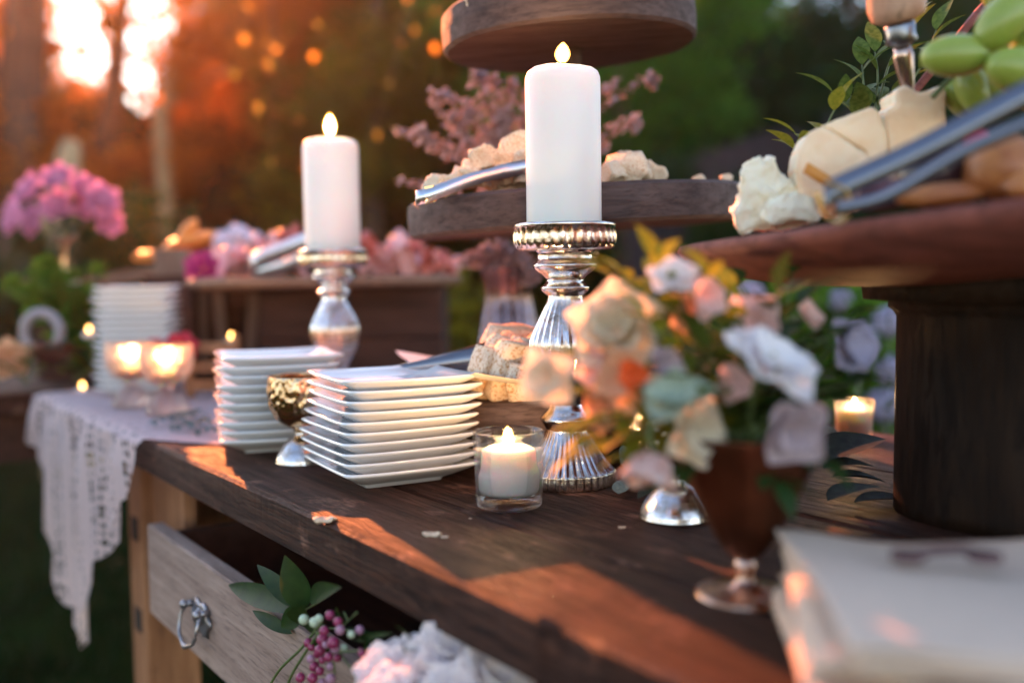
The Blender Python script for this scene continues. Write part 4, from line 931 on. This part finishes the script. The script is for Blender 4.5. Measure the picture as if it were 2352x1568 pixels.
for k, (x, y, ln, lb) in enumerate(((60, 878, .13, 'trailing green leaves under the pink bowl'), (170, 875, .11, 'trailing green leaves left of the glass goblets'), (20, 865, .12, 'leafy sprig at the left picture edge under the orange bloom'), (215, 850, .08, 'leafy sprig between the bowl and the tall plate stack'))):
    b = D(x, y, 1.95); b.z = max(b.z, TZ + .012); tips = [b + Vector((random.uniform(-ln, ln), random.uniform(-.04, .06), random.uniform(.01, .05))) for _ in range(5)]
    spray('leaf_sprig', lb, 'foliage', b, tips, 'leaf' if k % 2 else 'leafmid', ll=.045, lw=.02, nleaf=6)
for k, (x, y, Y, lb) in enumerate(((168, 652, 2.12, 'tiny bright tealight at the front of the sunlit riser plank'), (205, 775, 2.0, 'tiny tealight glowing among the leaves right of the ring'), (190, 905, 1.9, 'tiny tealight low beside the lace corner'), (532, 790, 2.0, 'tiny tealight in front of the slatted crate'))):
    p = D(x, y, Y); c = thing('tealight', lb, 'candle', (p.x, p.y, p.z)); obj('wax', lathe([(0, 0), (.012, 0), (.012, .01), (0, .01)], 'wax', 16), c); flame(c, .0105, .013, .009, 'flame_far')
# red petals beyond the goblets, low wooden rack, greenery on lace
flower('red_flower', 'deep red flower behind the rim of the right frosty goblet', 'flower', D(413, 798, 1.72), .026, 'red', (.2, -1, .8), ((3, .2, .7), (5, .6, .9), (7, 1.1, 1)))
flower('red_flower', 'small crimson flower between the two frosty goblets', 'flower', D(353, 800, 1.74), .018, 'red', (-.2, -1, .8), ((3, .3, .8), (6, .9, 1)))
wr = D(462, 905, 1.72); wk = thing('wooden_rack', 'low slatted wooden rack glowing orange beside the goblets', 'rack', (wr.x, 1.74, TZ + .005))
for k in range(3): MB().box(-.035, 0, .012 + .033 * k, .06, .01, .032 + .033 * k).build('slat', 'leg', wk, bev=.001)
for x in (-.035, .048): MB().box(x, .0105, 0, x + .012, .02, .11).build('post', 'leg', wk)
for k, (x, y) in enumerate(((400, 965), (455, 975), (440, 955))): spray('herb_sprig', ('small green herb sprig on the lace before the goblets', 'grey green sprig on the lace beside the middle plates', 'tiny herb sprig behind the other two on the lace')[k], 'herb', G(x, y, TZ + .008), [G(x - 40, y + 2, TZ + .014), G(x + 35, y + 6, TZ + .016), G(x, y + 12, TZ + .01)], 'euc', ll=.014, lw=.009, nleaf=6, sr=.0008)

# ================================================================ platter on the pedestal, right foreground
PC = Vector((.432, .85, 0)); pzc = 1.01 + .044
PT = Matrix.Rotation(R_(-4.6), 4, 'Y') @ Matrix.Rotation(R_(-1.0), 4, 'X')
pd = thing('cheese_pedestal', 'broad wooden platter on a thick dark pedestal at the right', 'pedestal platter', (PC.x, PC.y, TZ))
pt = obj('platter', lathe([(0, -.05), (.10, -.05), (.19, -.040), (.25, -.026), (.283, -.009), (.289, -.002), (.286, .003), (.278, .004), (.24, -.001), (0, -.002)], 'plate_wood', 120, lambda th, i, r, z: (r * (1 + .008 * math.sin(2 * th)), z + .002 * math.sin(3 * th) * r * 3)), pd)
pt.matrix_local = Matrix.Translation((0, 0, pzc - TZ)) @ PT
zt = pzc - TZ - .048
obj('shaft', lathe([(0, 0), (.098, 0), (.098, .012), (.098, .02), (.0975, .09), (.097, zt - .035), (.100, zt - .03), (.104, zt - .027), (.104, zt - .022), (.125, zt - .02), (.127, zt - .005), (.120, zt + .012), (0, zt + .012)], 'pillar', 80), pd)
def pz(x, y, h=0):   # platter top height
    n = PT.to_3x3() @ Vector((0, 0, 1)); p0 = Vector((PC.x, PC.y, pzc - .001)); return p0.z - (n.x * (x - p0.x) + n.y * (y - p0.y)) / n.z + h
def onp(px, py, Y): return D(px, py, Y)
def slab(label, nm, outline, Y, thick, seed, rough_, face='cheese', rim='cheese_cut'):
    """a broken block of cheese: its own distance and thickness, all faces roughened"""
    P = [D(x, y, Y) for x, y in outline]; c = sum(P, Vector()) / len(P); bm = bmesh.new(); back = []
    fr = [bm.verts.new(p - c) for p in P]; bk = [bm.verts.new((p - c) * .93 + Vector((.004, thick, .002))) for p in P]
    f0 = bm.faces.new(fr); f1 = bm.faces.new(bk[::-1]); n = len(P)
    for k in range(n): q = bm.faces.new((fr[k], bk[k], bk[(k + 1) % n], fr[(k + 1) % n])); q.material_index = 1
    bmesh.ops.recalc_face_normals(bm, faces=bm.faces[:])
    bmesh.ops.bevel(bm, geom=bm.edges[:], offset=.0013, segments=2, affect='EDGES')
    for _ in range(9):
        L = [e for e in bm.edges if e.calc_length() > .0042]
        if not L: break
        bmesh.ops.triangulate(bm, faces=bm.faces[:]); L = [e for e in bm.edges if e.calc_length() > .0042]
        bmesh.ops.subdivide_edges(bm, edges=L, cuts=1)
    bmesh.ops.triangulate(bm, faces=bm.faces[:])
    for v in bm.verts:
        q = v.co * 130 + Vector((seed * 3, seed, 0)); d = mnoise.noise_vector(q) * .0010 + mnoise.noise_vector(v.co * 320) * .0007 + mnoise.noise_vector(v.co * 45 + Vector((seed, 0, 2))) * .0022
        v.co += d * rough_
    me = bpy.data.meshes.new(nm); bm.to_mesh(me); bm.free(); me.materials.append(MT[face]); me.materials.append(MT[rim]); me.polygons.foreach_set('use_smooth', [True] * len(me.polygons))
    return put(nm, label, 'cheese', me, c, (0, 0, 0))
slab('crumbly pale cheese chunk with a forked top at the left edge of the platter', 'cheese_chunk', [(1688, 500), (1682, 484), (1703, 470), (1710, 405), (1722, 366), (1742, 360), (1750, 372), (1764, 354), (1784, 362), (1788, 392), (1812, 414), (1828, 422), (1838, 440), (1862, 452), (1885, 480), (1890, 505), (1800, 520), (1702, 532)], .80, .04, 1, 2.2, 'cheese_cut')
slab('pale broken cheese lump lying before the forked chunk on the platter', 'cheese_chunk', [(1760, 470), (1790, 452), (1830, 448), (1868, 462), (1882, 492), (1860, 512), (1790, 520), (1755, 508)], .775, .03, 2, 2.4, 'cheese_cut')
slab('large pale wedge of cheese nearest its orange rind stripe', 'cheese_wedge', [(1832, 430), (1828, 395), (1835, 345), (1858, 306), (1882, 292), (1905, 300), (1942, 322), (1985, 348), (2005, 372), (2010, 430), (1930, 470), (1840, 462)], .79, .045, 3, .6)
slab('middle block of cheese between two pale cracks', 'cheese_wedge', [(1886, 290), (1935, 272), (1985, 252), (2004, 246), (2024, 262), (2036, 310), (2040, 400), (2000, 430), (1990, 352), (1945, 322)], .805, .045, 4, .6)
slab('tallest cheese wedge with the wooden handled knife above it', 'cheese_wedge', [(2030, 258), (2060, 238), (2058, 212), (2072, 198), (2092, 200), (2108, 214), (2130, 208), (2162, 194), (2176, 206), (2176, 300), (2170, 350), (2044, 410)], .81, .05, 5, .6)
slab('low cheese offcut under the wedges behind the steel tongs', 'cheese_chunk', [(1860, 450), (2000, 400), (2160, 330), (2200, 400), (2150, 450), (1900, 500)], .845, .04, 6, 1.5)
rs = MB(); strip(rs, [(0, 0, 0), tuple(D(1925, 432, .765) - D(1850, 385, .765))], .008, .004, side=(.4, 0, 1)); o = rs.build('cheese_rind', 'rind', None, True, loc=D(1850, 385, .765)); tag(o, 'bright orange strip of rind against the front of the large wedge', 'cheese rind')
# cheese knife standing in the wedge
kp = D(2088, 230, .82); kt = D(2050, -60, .80) - kp
ky = thing('cheese_knife', 'cheese knife with pale wooden handle stuck upright in the wedge', 'knife', kp)
def al(t): return kt * t
MB().tube([al(-.1), al(.15), al(.35), al(.45)], [.0035, .006, .0085, .0065], 10).build('blade', 'copper_steel', ky, True)
MB().tube([al(.44), al(.47), al(.52), al(.60), al(.63)], [.008, .0125, .0115, .012, .0095], 14).build('ferrule', 'steel', ky, True)
MB().tube([al(.625), al(.66), al(.75), al(1.1), al(1.5)], [.013, .020, .0225, .019, .012], 16).build('handle', 'handlewood', ky, True)
k2 = thing('cheese_spreader', 'second utensil with reddish wooden handle slanting behind the grapes', 'utensil', D(2110, 200, .88)); e = D(2230, 50, .90) - D(2110, 200, .88)
m = MB(); strip(m, [-e * .2, e * .3, e * .9, e * 1.3], [.012, .018, .022, .02], .006, side=(1, 0, 1)); m.build('handle', 'plate_wood', k2, True); MB().tube([-e * .5, -e * .15], .004, 6).build('blade', 'steel', k2)
# grapes
gb = thing('grape_bunch', 'bunch of large green grapes at the upper right corner', 'grapes', D(2260, 150, .76))
gm = MB().ball((0, 0, 0), 1, 20, 14, (1.12, .68, .68)); gme = mesh('grape', gm.v, gm.f, 'grape')
for (x, y, Y, r, ry) in ((2196, 128, .74, .0225, 0), (2305, 48, .73, .023, .9), (2345, 165, .72, .024, -.25), (2345, 40, .75, .02, .6), (2235, 205, .79, .019, -1.2), (2262, 178, .80, .02, .2), (2205, 225, .82, .017, -.9), (2300, 215, .79, .02, -.3), (2395, 110, .74, .023, .3), (2400, 220, .78, .02, .1), (2330, -20, .76, .022, .2), (2265, 240, .82, .018, .4), (2400, 0, .75, .022, 1.2)):
    g_ = obj('grape', gme, gb, D(x, y, Y) - gb.location, (0, -ry, random.uniform(-.3, .3)), r)
MB().tube(smoothcurve([(-.03, .02, -.02), (0, .02, .01), (.04, .01, .04), (.06, .01, .08)], 5), .0022, 6).build('stem', 'stem', gb, True)
spray('olive_branch', 'leafy green branch rising behind the cheese wedges', 'foliage', D(2000, 330, .93), [D(1915, 215, .93), D(2010, 120, .95), D(2090, 60, .97), D(2150, 70, .93), D(2160, 230, .95), D(2060, 200, .95), D(1980, 150, .94)], 'leafmid', ll=.040, lw=.016, nleaf=4)
spray('olive_branch', 'small yellow green leaves left of the large cheese wedge', 'foliage', D(1880, 400, .90), [D(1822, 340, .90), D(1930, 230, .90), D(1830, 310, .9)], 'leafy', ll=.034, lw=.015, nleaf=2)
# tongs across the platter
tp = D(1895, 462, .655)
tt = thing('serving_tongs', 'large steel tongs reaching over the cheese platter toward the right edge', 'tongs', tp)
ea = D(2400, 190, .60) - tp; eb = D(2430, 255, .55) - tp
m = MB(); strip(m, smoothcurve([(0, 0, .004), ea * .08 + Vector((0, 0, .004)), ea * .5, ea * 1.3], 8), [.019] * 4 + [.0165] * 21, .0022, side=(.05, .35, 1)); m.build('arm', 'steel', tt, True)
m = MB(); strip(m, smoothcurve([(.004, -.008, -.006), eb * .3 + Vector((0, 0, -.012)), eb * .62 + Vector((0, 0, -.003)), eb * .8 + Vector((0, 0, -.001)), eb * 1.3], 6), [.009] * 25, .0022, side=(0, -.1, 1)); m.build('arm', 'steel', tt, True)
m = MB(); strip(m, smoothcurve([(-.007, -.004, .006), (-.004, -.004, -.006), (.006, -.004, -.014), (.014, -.004, -.005), (.01, -.004, .008), (0, -.004, .012)], 4), .012, .0014, side=(0, 1, .2)); m.build('ring', 'brass', tt, True)
# dried fruit
ob = lambda nm, lb, cat, mat, px, py, Y, r, sc, rot, seed: put(nm, lb, cat, blob(nm, mat, r, sc, .12, 1.6, 3, seed), D(px, py, Y), rot)
ob('date', 'wrinkled dark red date under the tongs', 'date', 'date', 2035, 448, .68, .014, (1.5, .8, .75), (0, -.1, .2), 1)
ob('walnut', 'pale walnut half resting on the dark date', 'nut', 'nut', 2065, 428, .69, .0115, (1.4, .9, .7), (0, -.2, .1), 2)
ob('plum', 'black plum in the shade under the steel tongs', 'fruit', 'dark_fruit', 2150, 400, .69, .026, (1.15, .9, .95), (0, 0, .5), 3)
ob('plum', 'second black plum right of the first, nearly in darkness', 'fruit', 'dark_fruit', 2215, 375, .74, .026, (1.1, .9, 1), (0, 0, 1.5), 4)
ob('apricot', 'flat orange dried apricot along the platter rim', 'fruit', 'apricot', 2165, 448, .66, .018, (1.7, .9, .45), (0, -.08, 0), 5)
ob('apricot', 'large round orange brown dried fruit at the right picture edge', 'fruit', 'apricot', 2305, 390, .66, .027, (1, .9, .85), (0, 0, .3), 6)
ob('apricot', 'dried apricot hidden low at the right edge', 'fruit', 'apricot', 2380, 430, .64, .018, (1.4, .9, .6), (0, 0, .3), 7)
ob('cranberry', 'small crimson berry among the dark fruit', 'berry', 'red', 2245, 328, .68, .009, (1, 1, 1), (0, 0, 0), 8)
ob('plum', 'dark purple fruit low left beside the date', 'fruit', 'date', 1990, 462, .70, .012, (1.3, .9, .7), (0, 0, .6), 9)

# ================================================================ copper vase and bouquet
vp = G(1712, 1366); cv = thing('copper_goblet_vase', 'dark copper goblet vase holding the blurred foreground bouquet', 'vase', (vp.x, vp.y, TZ))
obj('foot', lathe([(0, 0), (.030, 0), (.0315, .0015), (.0310, .003), (.014, .0055), (.0065, .010), (.0058, .016), (.0075, .020), (.006, .024)], 'merc_copper', 56, sub=3), cv)
obj('bowl', lathe([(.006, .024), (.012, .029), (.021, .042), (.032, .064), (.042, .088), (.049, .106), (.0475, .106), (.040, .085), (.029, .06), (0, .04)], 'copper', 72, lambda th, i, r, z: (r * (1 + .012 * math.cos(14 * th)), z), sub=4), cv)
vtop = Vector((vp.x, vp.y, TZ + .10))
def bf(lb, px, py, Y, r, mat, face, layers=((3, .25, .7), (5, .55, .9), (5, .95, 1.0)), centre=None, nm='blossom'):
    p = D(px, py, Y); t = flower(nm, lb, 'flower', p, r, mat, face, layers, 'blossoms of the foreground bouquet', centre)
    e = t.matrix_basis.inverted() @ (vtop + Vector((random.uniform(-.02, .02), random.uniform(-.02, .02), -.01))); MB().tube(smoothcurve([(0, 0, 0), (0, 0, -.02), e], 5), .0014, 5).build('stem', 'stem', t, True); return t
T5 = ((5, 1.0, 1.0),); T3 = ((3, .5, 1.0), (3, .8, .9)); 
bf('large cream rose at the upper left of the bouquet', 1420, 765, .66, .030, 'cream', (-.35, -1, .55), ((4, .12, .8), (4, .4, .9), (5, .7, 1.0)))
bf('small white double blossom high in the bouquet', 1545, 640, .64, .017, 'white', (-.2, -.7, 1), T5, 'leafy')
bf('blush white bud right of the high white blossom', 1612, 685, .63, .016, 'blush', (.6, -1, .1), T3)
bf('orange petalled blossom beneath the high white one', 1590, 712, .65, .017, 'orangep', (-.5, -1, -.2), T3)
bf('coral and cream blossom in the upper middle', 1740, 745, .64, .020, 'blush', (-.6, -1, .2), ((4, .3, .9), (4, .8, 1.0)))
bf('small peach bud right of the coral blossom', 1850, 730, .66, .013, 'blush', (.7, -.6, .6), T3)
bf('wide white open blossom at the bouquet centre', 1765, 845, .60, .027, 'white', (.45, -.6, 1), ((3, .5, .9), (5, .95, 1.1)), 'leafy')
bf('blush petal tuft left of the wide white blossom', 1690, 880, .62, .014, 'blush', (-.5, -1, .1), T3)
bf('mauve grey blossom hanging low at the right', 1812, 985, .59, .022, 'mauve', (.1, -1, -.1), ((3, .3, .9), (4, .6, 1.0)))
bf('pale mint green curling blossom at lower middle', 1548, 925, .60, .021, 'mint', (-.2, -.6, 1), ((3, .5, 1.0), (3, .9, 1.1)))
bf('cream blossom low in the middle beside the mint one', 1590, 990, .61, .021, 'cream', (.5, -1, -.1), ((4, .4, .9), (5, .9, 1)))
bf('drooping blush blossom hanging lowest at the left', 1500, 1040, .60, .021, 'blush', (-.25, -.35, -1), ((3, .2, 1.0), (4, .35, 1.15)))
bf('coral orange blossom at the left below the cream rose', 1432, 870, .63, .021, 'orangep', (-.9, -.8, .2), ((3, .5, .9), (4, 1.0, 1)))
bf('peach blossom jutting left beside the coral one', 1385, 845, .65, .018, 'blush', (-1, -.6, .1), T3)
bf('lone white blossom farthest left, in front of the silver holder', 1262, 868, .62, .019, 'cream', (-.5, -1, .1), ((3, .4, .9), (4, .9, 1.0)))
bf('yellow orange petals at the left edge under the coral ones', 1395, 935, .64, .018, 'orangep', (-1, -.7, -.3), T3)
bf('red orange bud at the heart of the left side', 1455, 862, .61, .011, 'orangered', (-.2, -1, .2), T3)
bf('pale lilac blossom at the upper right of the bouquet', 1950, 800, .66, .020, 'hyd', (.6, -1, .3), ((4, .5, .9), (5, 1, 1)))
bf('mauve petals joining the red bud', 1520, 840, .62, .014, 'mauve', (.7, -1, .2), T3)
bq = [('dense green leaves filling the heart of the bouquet', 'leafmid', [(1600, 760), (1650, 820), (1700, 800), (1580, 870), (1660, 900), (1620, 940), (1740, 920), (1540, 790), (1500, 900)], .655), ('dense dark green leaves on the right half of the bouquet', 'leaf', [(1850, 820), (1900, 850), (1930, 920), (1800, 780), (1760, 940), (1860, 900), (1700, 1000), (1930, 760)], .655), ('yellow green leaves along the left of the bouquet', 'leafy', [(1360, 900), (1380, 970), (1430, 960), (1340, 820), (1450, 1040), (1480, 700)], .65),
      ('yellow green leaves at the top left of the bouquet', 'leafy', [(1430, 600), (1500, 570), (1380, 590), (1470, 640)], .66), ('yellow green leaves at the top right of the bouquet', 'leafy', [(1680, 640), (1620, 600), (1560, 600), (1700, 700)], .66), ('mid green leaves through the bouquet centre', 'leafmid', [(1620, 800), (1560, 830), (1650, 860), (1680, 770), (1600, 880), (1700, 940)], .64),
      ('yellow green leaves low on the left of the bouquet', 'leafy', [(1400, 960), (1420, 1010), (1470, 1000), (1380, 1010), (1350, 970)], .63), ('dark leaves on the right of the bouquet', 'leaf', [(1900, 780), (1950, 700), (1880, 900), (1960, 880), (1850, 660), (1790, 640)], .66), ('dark leaves spreading under the bouquet over the vase rim', 'leaf', [(1640, 1050), (1720, 1080), (1880, 1060), (1560, 1070), (1780, 1100)], .62),
      ('green leaves hanging behind the platter edge', 'leaf', [(1780, 700), (1700, 620), (1820, 600), (1500, 760), (1460, 720)], .70), ('thin green twig in front of the silver holder foot', 'leafy', [(1335, 1045), (1365, 1000)], .66)]
for lb, mt, tips, Y in bq: spray('bouquet_greenery', lb, 'foliage', vtop, [D(x, y + (28 if y < 720 else 0), Y + random.uniform(-.03, .03)) for x, y in tips], mt, ll=.027, lw=.015, nleaf=5, sr=.0012)

# ================================================================ loose leaves and splinters on the table
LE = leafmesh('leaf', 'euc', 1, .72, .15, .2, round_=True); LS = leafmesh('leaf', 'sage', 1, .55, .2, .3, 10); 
def loose(nm, lb, me, p, L, rot): return tag(obj(nm, me, None, p, rot, L), lb, 'leaf')
el = (('round dusty grey eucalyptus leaf upright beside the silver holder foot', 1452, 1085, .96, .030, (R_(60), 0, R_(25)), LE), ('grey eucalyptus leaf tilted right of the holder foot', 1435, 1110, .95, .032, (R_(35), 0, R_(-60)), LE), ('small pointed leaf lying under the eucalyptus leaf', 1420, 1135, .93, .026, (R_(28), 0, R_(-30)), LE),
      ('dark curled leaf lying left of the small silver goblet foot', 1465, 1150, .91, .036, (R_(20), 0, R_(-62)), LS), ('dark leaf behind the silver goblet foot', 1500, 1120, .93, .034, (R_(30), 0, R_(-80)), LE),
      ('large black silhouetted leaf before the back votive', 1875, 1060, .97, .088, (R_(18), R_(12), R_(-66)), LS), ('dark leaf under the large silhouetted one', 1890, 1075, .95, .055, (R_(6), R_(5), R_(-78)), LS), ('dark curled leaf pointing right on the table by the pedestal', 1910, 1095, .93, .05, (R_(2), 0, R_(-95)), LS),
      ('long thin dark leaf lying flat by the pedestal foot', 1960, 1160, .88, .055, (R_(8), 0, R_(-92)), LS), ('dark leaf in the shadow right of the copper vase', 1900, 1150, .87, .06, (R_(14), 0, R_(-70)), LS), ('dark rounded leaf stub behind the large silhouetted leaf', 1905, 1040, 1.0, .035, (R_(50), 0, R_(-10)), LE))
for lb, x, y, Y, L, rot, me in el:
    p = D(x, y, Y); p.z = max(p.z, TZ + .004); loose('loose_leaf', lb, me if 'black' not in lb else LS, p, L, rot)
CHIP = rock('wood_splinter', 'bread', 1, .4, .12, 61, .2, 5)
for (x, y, s, lb) in ((990, 1226, .016, 'small pale wood splinter lying in front of the votive'), (1020, 1232, .007, 'tiny pale crumb beside the wood splinter'), (742, 1192, .022, 'pale torn splinter on the table front edge'), (1080, 1190, .003, 'tiny white speck left of the votive'), (1428, 1210, .006, 'dark crumb on the table right of the votive')):
    p = G(x, y, TZ + .001); put('wood_splinter', lb, 'splinter', CHIP, p, (0, 0, -.3), None, s)

# ================================================================ napkins
def napkin(seed, layers=3):
    n = 30; v = []; f = []; h = .098
    for l in range(layers):
        b0 = len(v)
        for j in range(n + 1):
            for i in range(n + 1):
                x = -h + 2 * h * i / n; y = -h + 2 * h * j / n; ed = max(0, max(abs(x), abs(y)) / h - .8)
                z = .0040 * math.sin(x * 30 + seed) + .0036 * math.sin(y * 26 + seed * 2 + x * 9) + .003 * mnoise.noise(Vector((x * 12, y * 12, seed))) + ed * (.006 * math.sin(x * 60 + y * 40 + seed * 1.7 + l) - .010 * (layers - 1 - l) / layers)
                sh = .0025 * l * math.sin(seed * 3 + l * 2)
                v.append((x + sh, y - sh + .002 * math.sin(x * 50 + l), z + .0030 * l))
        f += [(b0 + j * (n + 1) + i, b0 + j * (n + 1) + i + 1, b0 + (j + 1) * (n + 1) + i + 1, b0 + (j + 1) * (n + 1) + i) for j in range(n) for i in range(n)]
    return mesh('napkin', v, f, 'napkin', True)
NM = [napkin(k + .6) for k in range(5)]
nc = Vector((.252, .497, 0)); NZ = .052; NL = ['top', 'second', 'third', 'fourth', 'bottom']
for i in range(5):
    z = TZ + .0055 + (NZ - .014) * i / 4; k = 4 - i
    o = obj('napkin', NM[i], None, (nc.x + (.002, -.010, .012, -.008, 0)[i], nc.y + (-.008, .006, -.010, .008, 0)[i], z), (0, 0, R_(-6) + (.10, -.06, .16, -.10, 0)[i]))
    md = o.modifiers.new('solid', 'SOLIDIFY'); md.thickness = .0014; md.offset = 0
    tag(o, ('top napkin of the cream stack, with a dark printed arch between two dots' if k == 0 else '%s folded napkin %sof the cream stack at the lower right' % (NL[k], '' if k == 4 else 'from the top ')), 'napkin', 'cream napkins in the right front stack')
    topn = o
def pr(px, py): return G(px, py, TZ + NZ + .0045)
m = MB(); aw = [pr(2085, 1276), pr(2120, 1268), pr(2165, 1262), pr(2210, 1262), pr(2240, 1267), pr(2270, 1276)]
inv = topn.matrix_basis.inverted(); strip(m, smoothcurve([inv @ p for p in aw], 5), .006, .004, side=(.1, 1, 0))
for c in (pr(2085, 1276), pr(2262, 1277)):
    q = inv @ c; m.tube([(q.x, q.y, q.z - .002), (q.x, q.y, q.z + .002)], .009, 14)
m.build('printed_mark', 'print', topn, True)

# ================================================================ plants spilling out of the drawer
def FP(px, py, b):      # where a sight line meets the upright plane b metres behind the table's front edge
    d = ray(px, py); return CAM + d * ((b - (CAM - O).dot(YA)) / d.dot(YA))
yd = .955
def pleaf(par, b, t, Yb, Yt, Wd, mat, ld):
    B_, T_ = FP(*b, Yb), FP(*t, Yt); e = T_ - B_; L = e.length
    lf = obj('leaf', leafmesh('leaf', mat, L, Wd, .14, .28, 12), par, B_ - par.location)
    z = Vector((-.1, -1, .45)); x = e.cross(z).normalized(); z2 = x.cross(e).normalized(); mm = Matrix((x, e.normalized(), z2)).transposed(); lf.rotation_euler = mm.to_euler(); return lf
pp = thing('pepper_berry_branch', 'leafy branch with pink pepper berries spilling out of the drawer', 'berry branch', D(705, 1410, yd))
for b, t, W_ in (((705, 1405), (488, 1330), .022), ((698, 1402), (578, 1288), .017), ((700, 1400), (652, 1278), .026), ((712, 1372), (762, 1346), .018), ((672, 1455), (568, 1396), .012), ((700, 1400), (640, 1440), .02), ((700, 1440), (690, 1395), .03), ((790, 1440), (770, 1400), .006), ((820, 1470), (880, 1452), .006), ((850, 1560), (838, 1470), .007), ((760, 1500), (720, 1470), .012)):
    pleaf(pp, b, t, -.010, -.026, W_, 'leaf', 0)
st_ = [[(700, 1400), (720, 1440), (735, 1500), (715, 1568), (700, 1620)], [(738, 1430), (690, 1490), (640, 1540), (606, 1600)], [(745, 1436), (700, 1500), (665, 1560), (650, 1620)], [(720, 1440), (790, 1445), (850, 1462)], [(735, 1470), (780, 1500), (820, 1560), (830, 1620)], [(725, 1450), (760, 1480), (770, 1560)], [(770, 1450), (800, 1425), (820, 1405)], [(800, 1425), (790, 1405)], [(760, 1500), (850, 1490)], [(700, 1400), (735, 1380), (745, 1370)]]
for k, c in enumerate(st_):
    MB().tube(smoothcurve([FP(x, y, -.014 - .004 * (k % 3)) - pp.location for x, y in c], 6), .0014 if k in (1, 2) else .0007, 6).build('stem', 'stem', pp, True)
BM = {q: mesh('berry', *(lambda b: (b.v, b.f))(MB().ball((0, 0, 0), 1, 14, 10)), q) for q in ('berry', 'berry_pale', 'berry_green')}
bl = [(698, 1422, 12, 2), (722, 1428, 12, 2), (733, 1420, 10, 2), (758, 1412, 11, 0), (776, 1427, 11, 0), (781, 1446, 12, 1), (826, 1446, 11, 1), (807, 1456, 10, 2), (745, 1448, 12, 0), (741, 1468, 14, 0), (766, 1475, 14, 0), (770, 1488, 13, 1), (735, 1492, 13, 0), (730, 1500, 12, 0), (708, 1475, 12, 0), (716, 1485, 10, 0), (755, 1508, 12, 0), (790, 1488, 10, 2), (832, 1500, 10, 0), (842, 1514, 10, 1), (828, 1494, 8, 0), (714, 1512, 11, 1), (722, 1530, 12, 0), (735, 1540, 11, 0), (690, 1555, 13, 0), (718, 1556, 12, 0), (760, 1558, 13, 1), (740, 1568, 12, 1), (728, 1580, 12, 0), (775, 1580, 12, 0), (760, 1530, 11, 1), (775, 1510, 10, 0), (740, 1515, 9, 0), (700, 1590, 12, 0), (748, 1480, 9, 1)]
for x, y, r, c in bl:
    q_ = FP(x, y, -.016 - random.uniform(0, .016)); Y = q_.y; obj('berry', BM[('berry', 'berry_pale', 'berry_green')[c]], pp, q_ - pp.location, (0, 0, 0), r * Y / FPX * random.uniform(.9, 1.05))
wl = (('topmost white flower spilling from the drawer, bottom centre', 1035, 1500, .70, .026), ('left pink white flower of the drawer group', 885, 1545, .71, .022), ('white flower at the lower middle of the drawer group', 975, 1560, .69, .024), ('bluish white flower at the right of the drawer group', 1130, 1560, .68, .030), ('small bluish bud standing above the left drawer flowers', 944, 1488, .72, .011), ('white flower at the bottom right of the drawer group', 1060, 1600, .67, .028), ('white flower filling the left bottom of the drawer group', 900, 1610, .68, .026))
for k, (lb, x, y, Y, r) in enumerate(wl): flower('white_flower', lb, 'flower', D(x, y, Y), r, 'drawerwhite', ((x - 1010) / 200, -.8, 1.2), ((3, .2, .75), (5, .65, .95), (5, 1.15, 1.0)), 'white flowers spilling from the drawer')
spray('drawer_greenery', 'green stems and leaves supporting the white drawer flowers', 'foliage', D(1000, 1640, .74), [D(960, 1500, .72), D(860, 1480, .76), D(1080, 1560, .72), D(1150, 1600, .7)], 'leaf', ll=.03, lw=.012, nleaf=5)
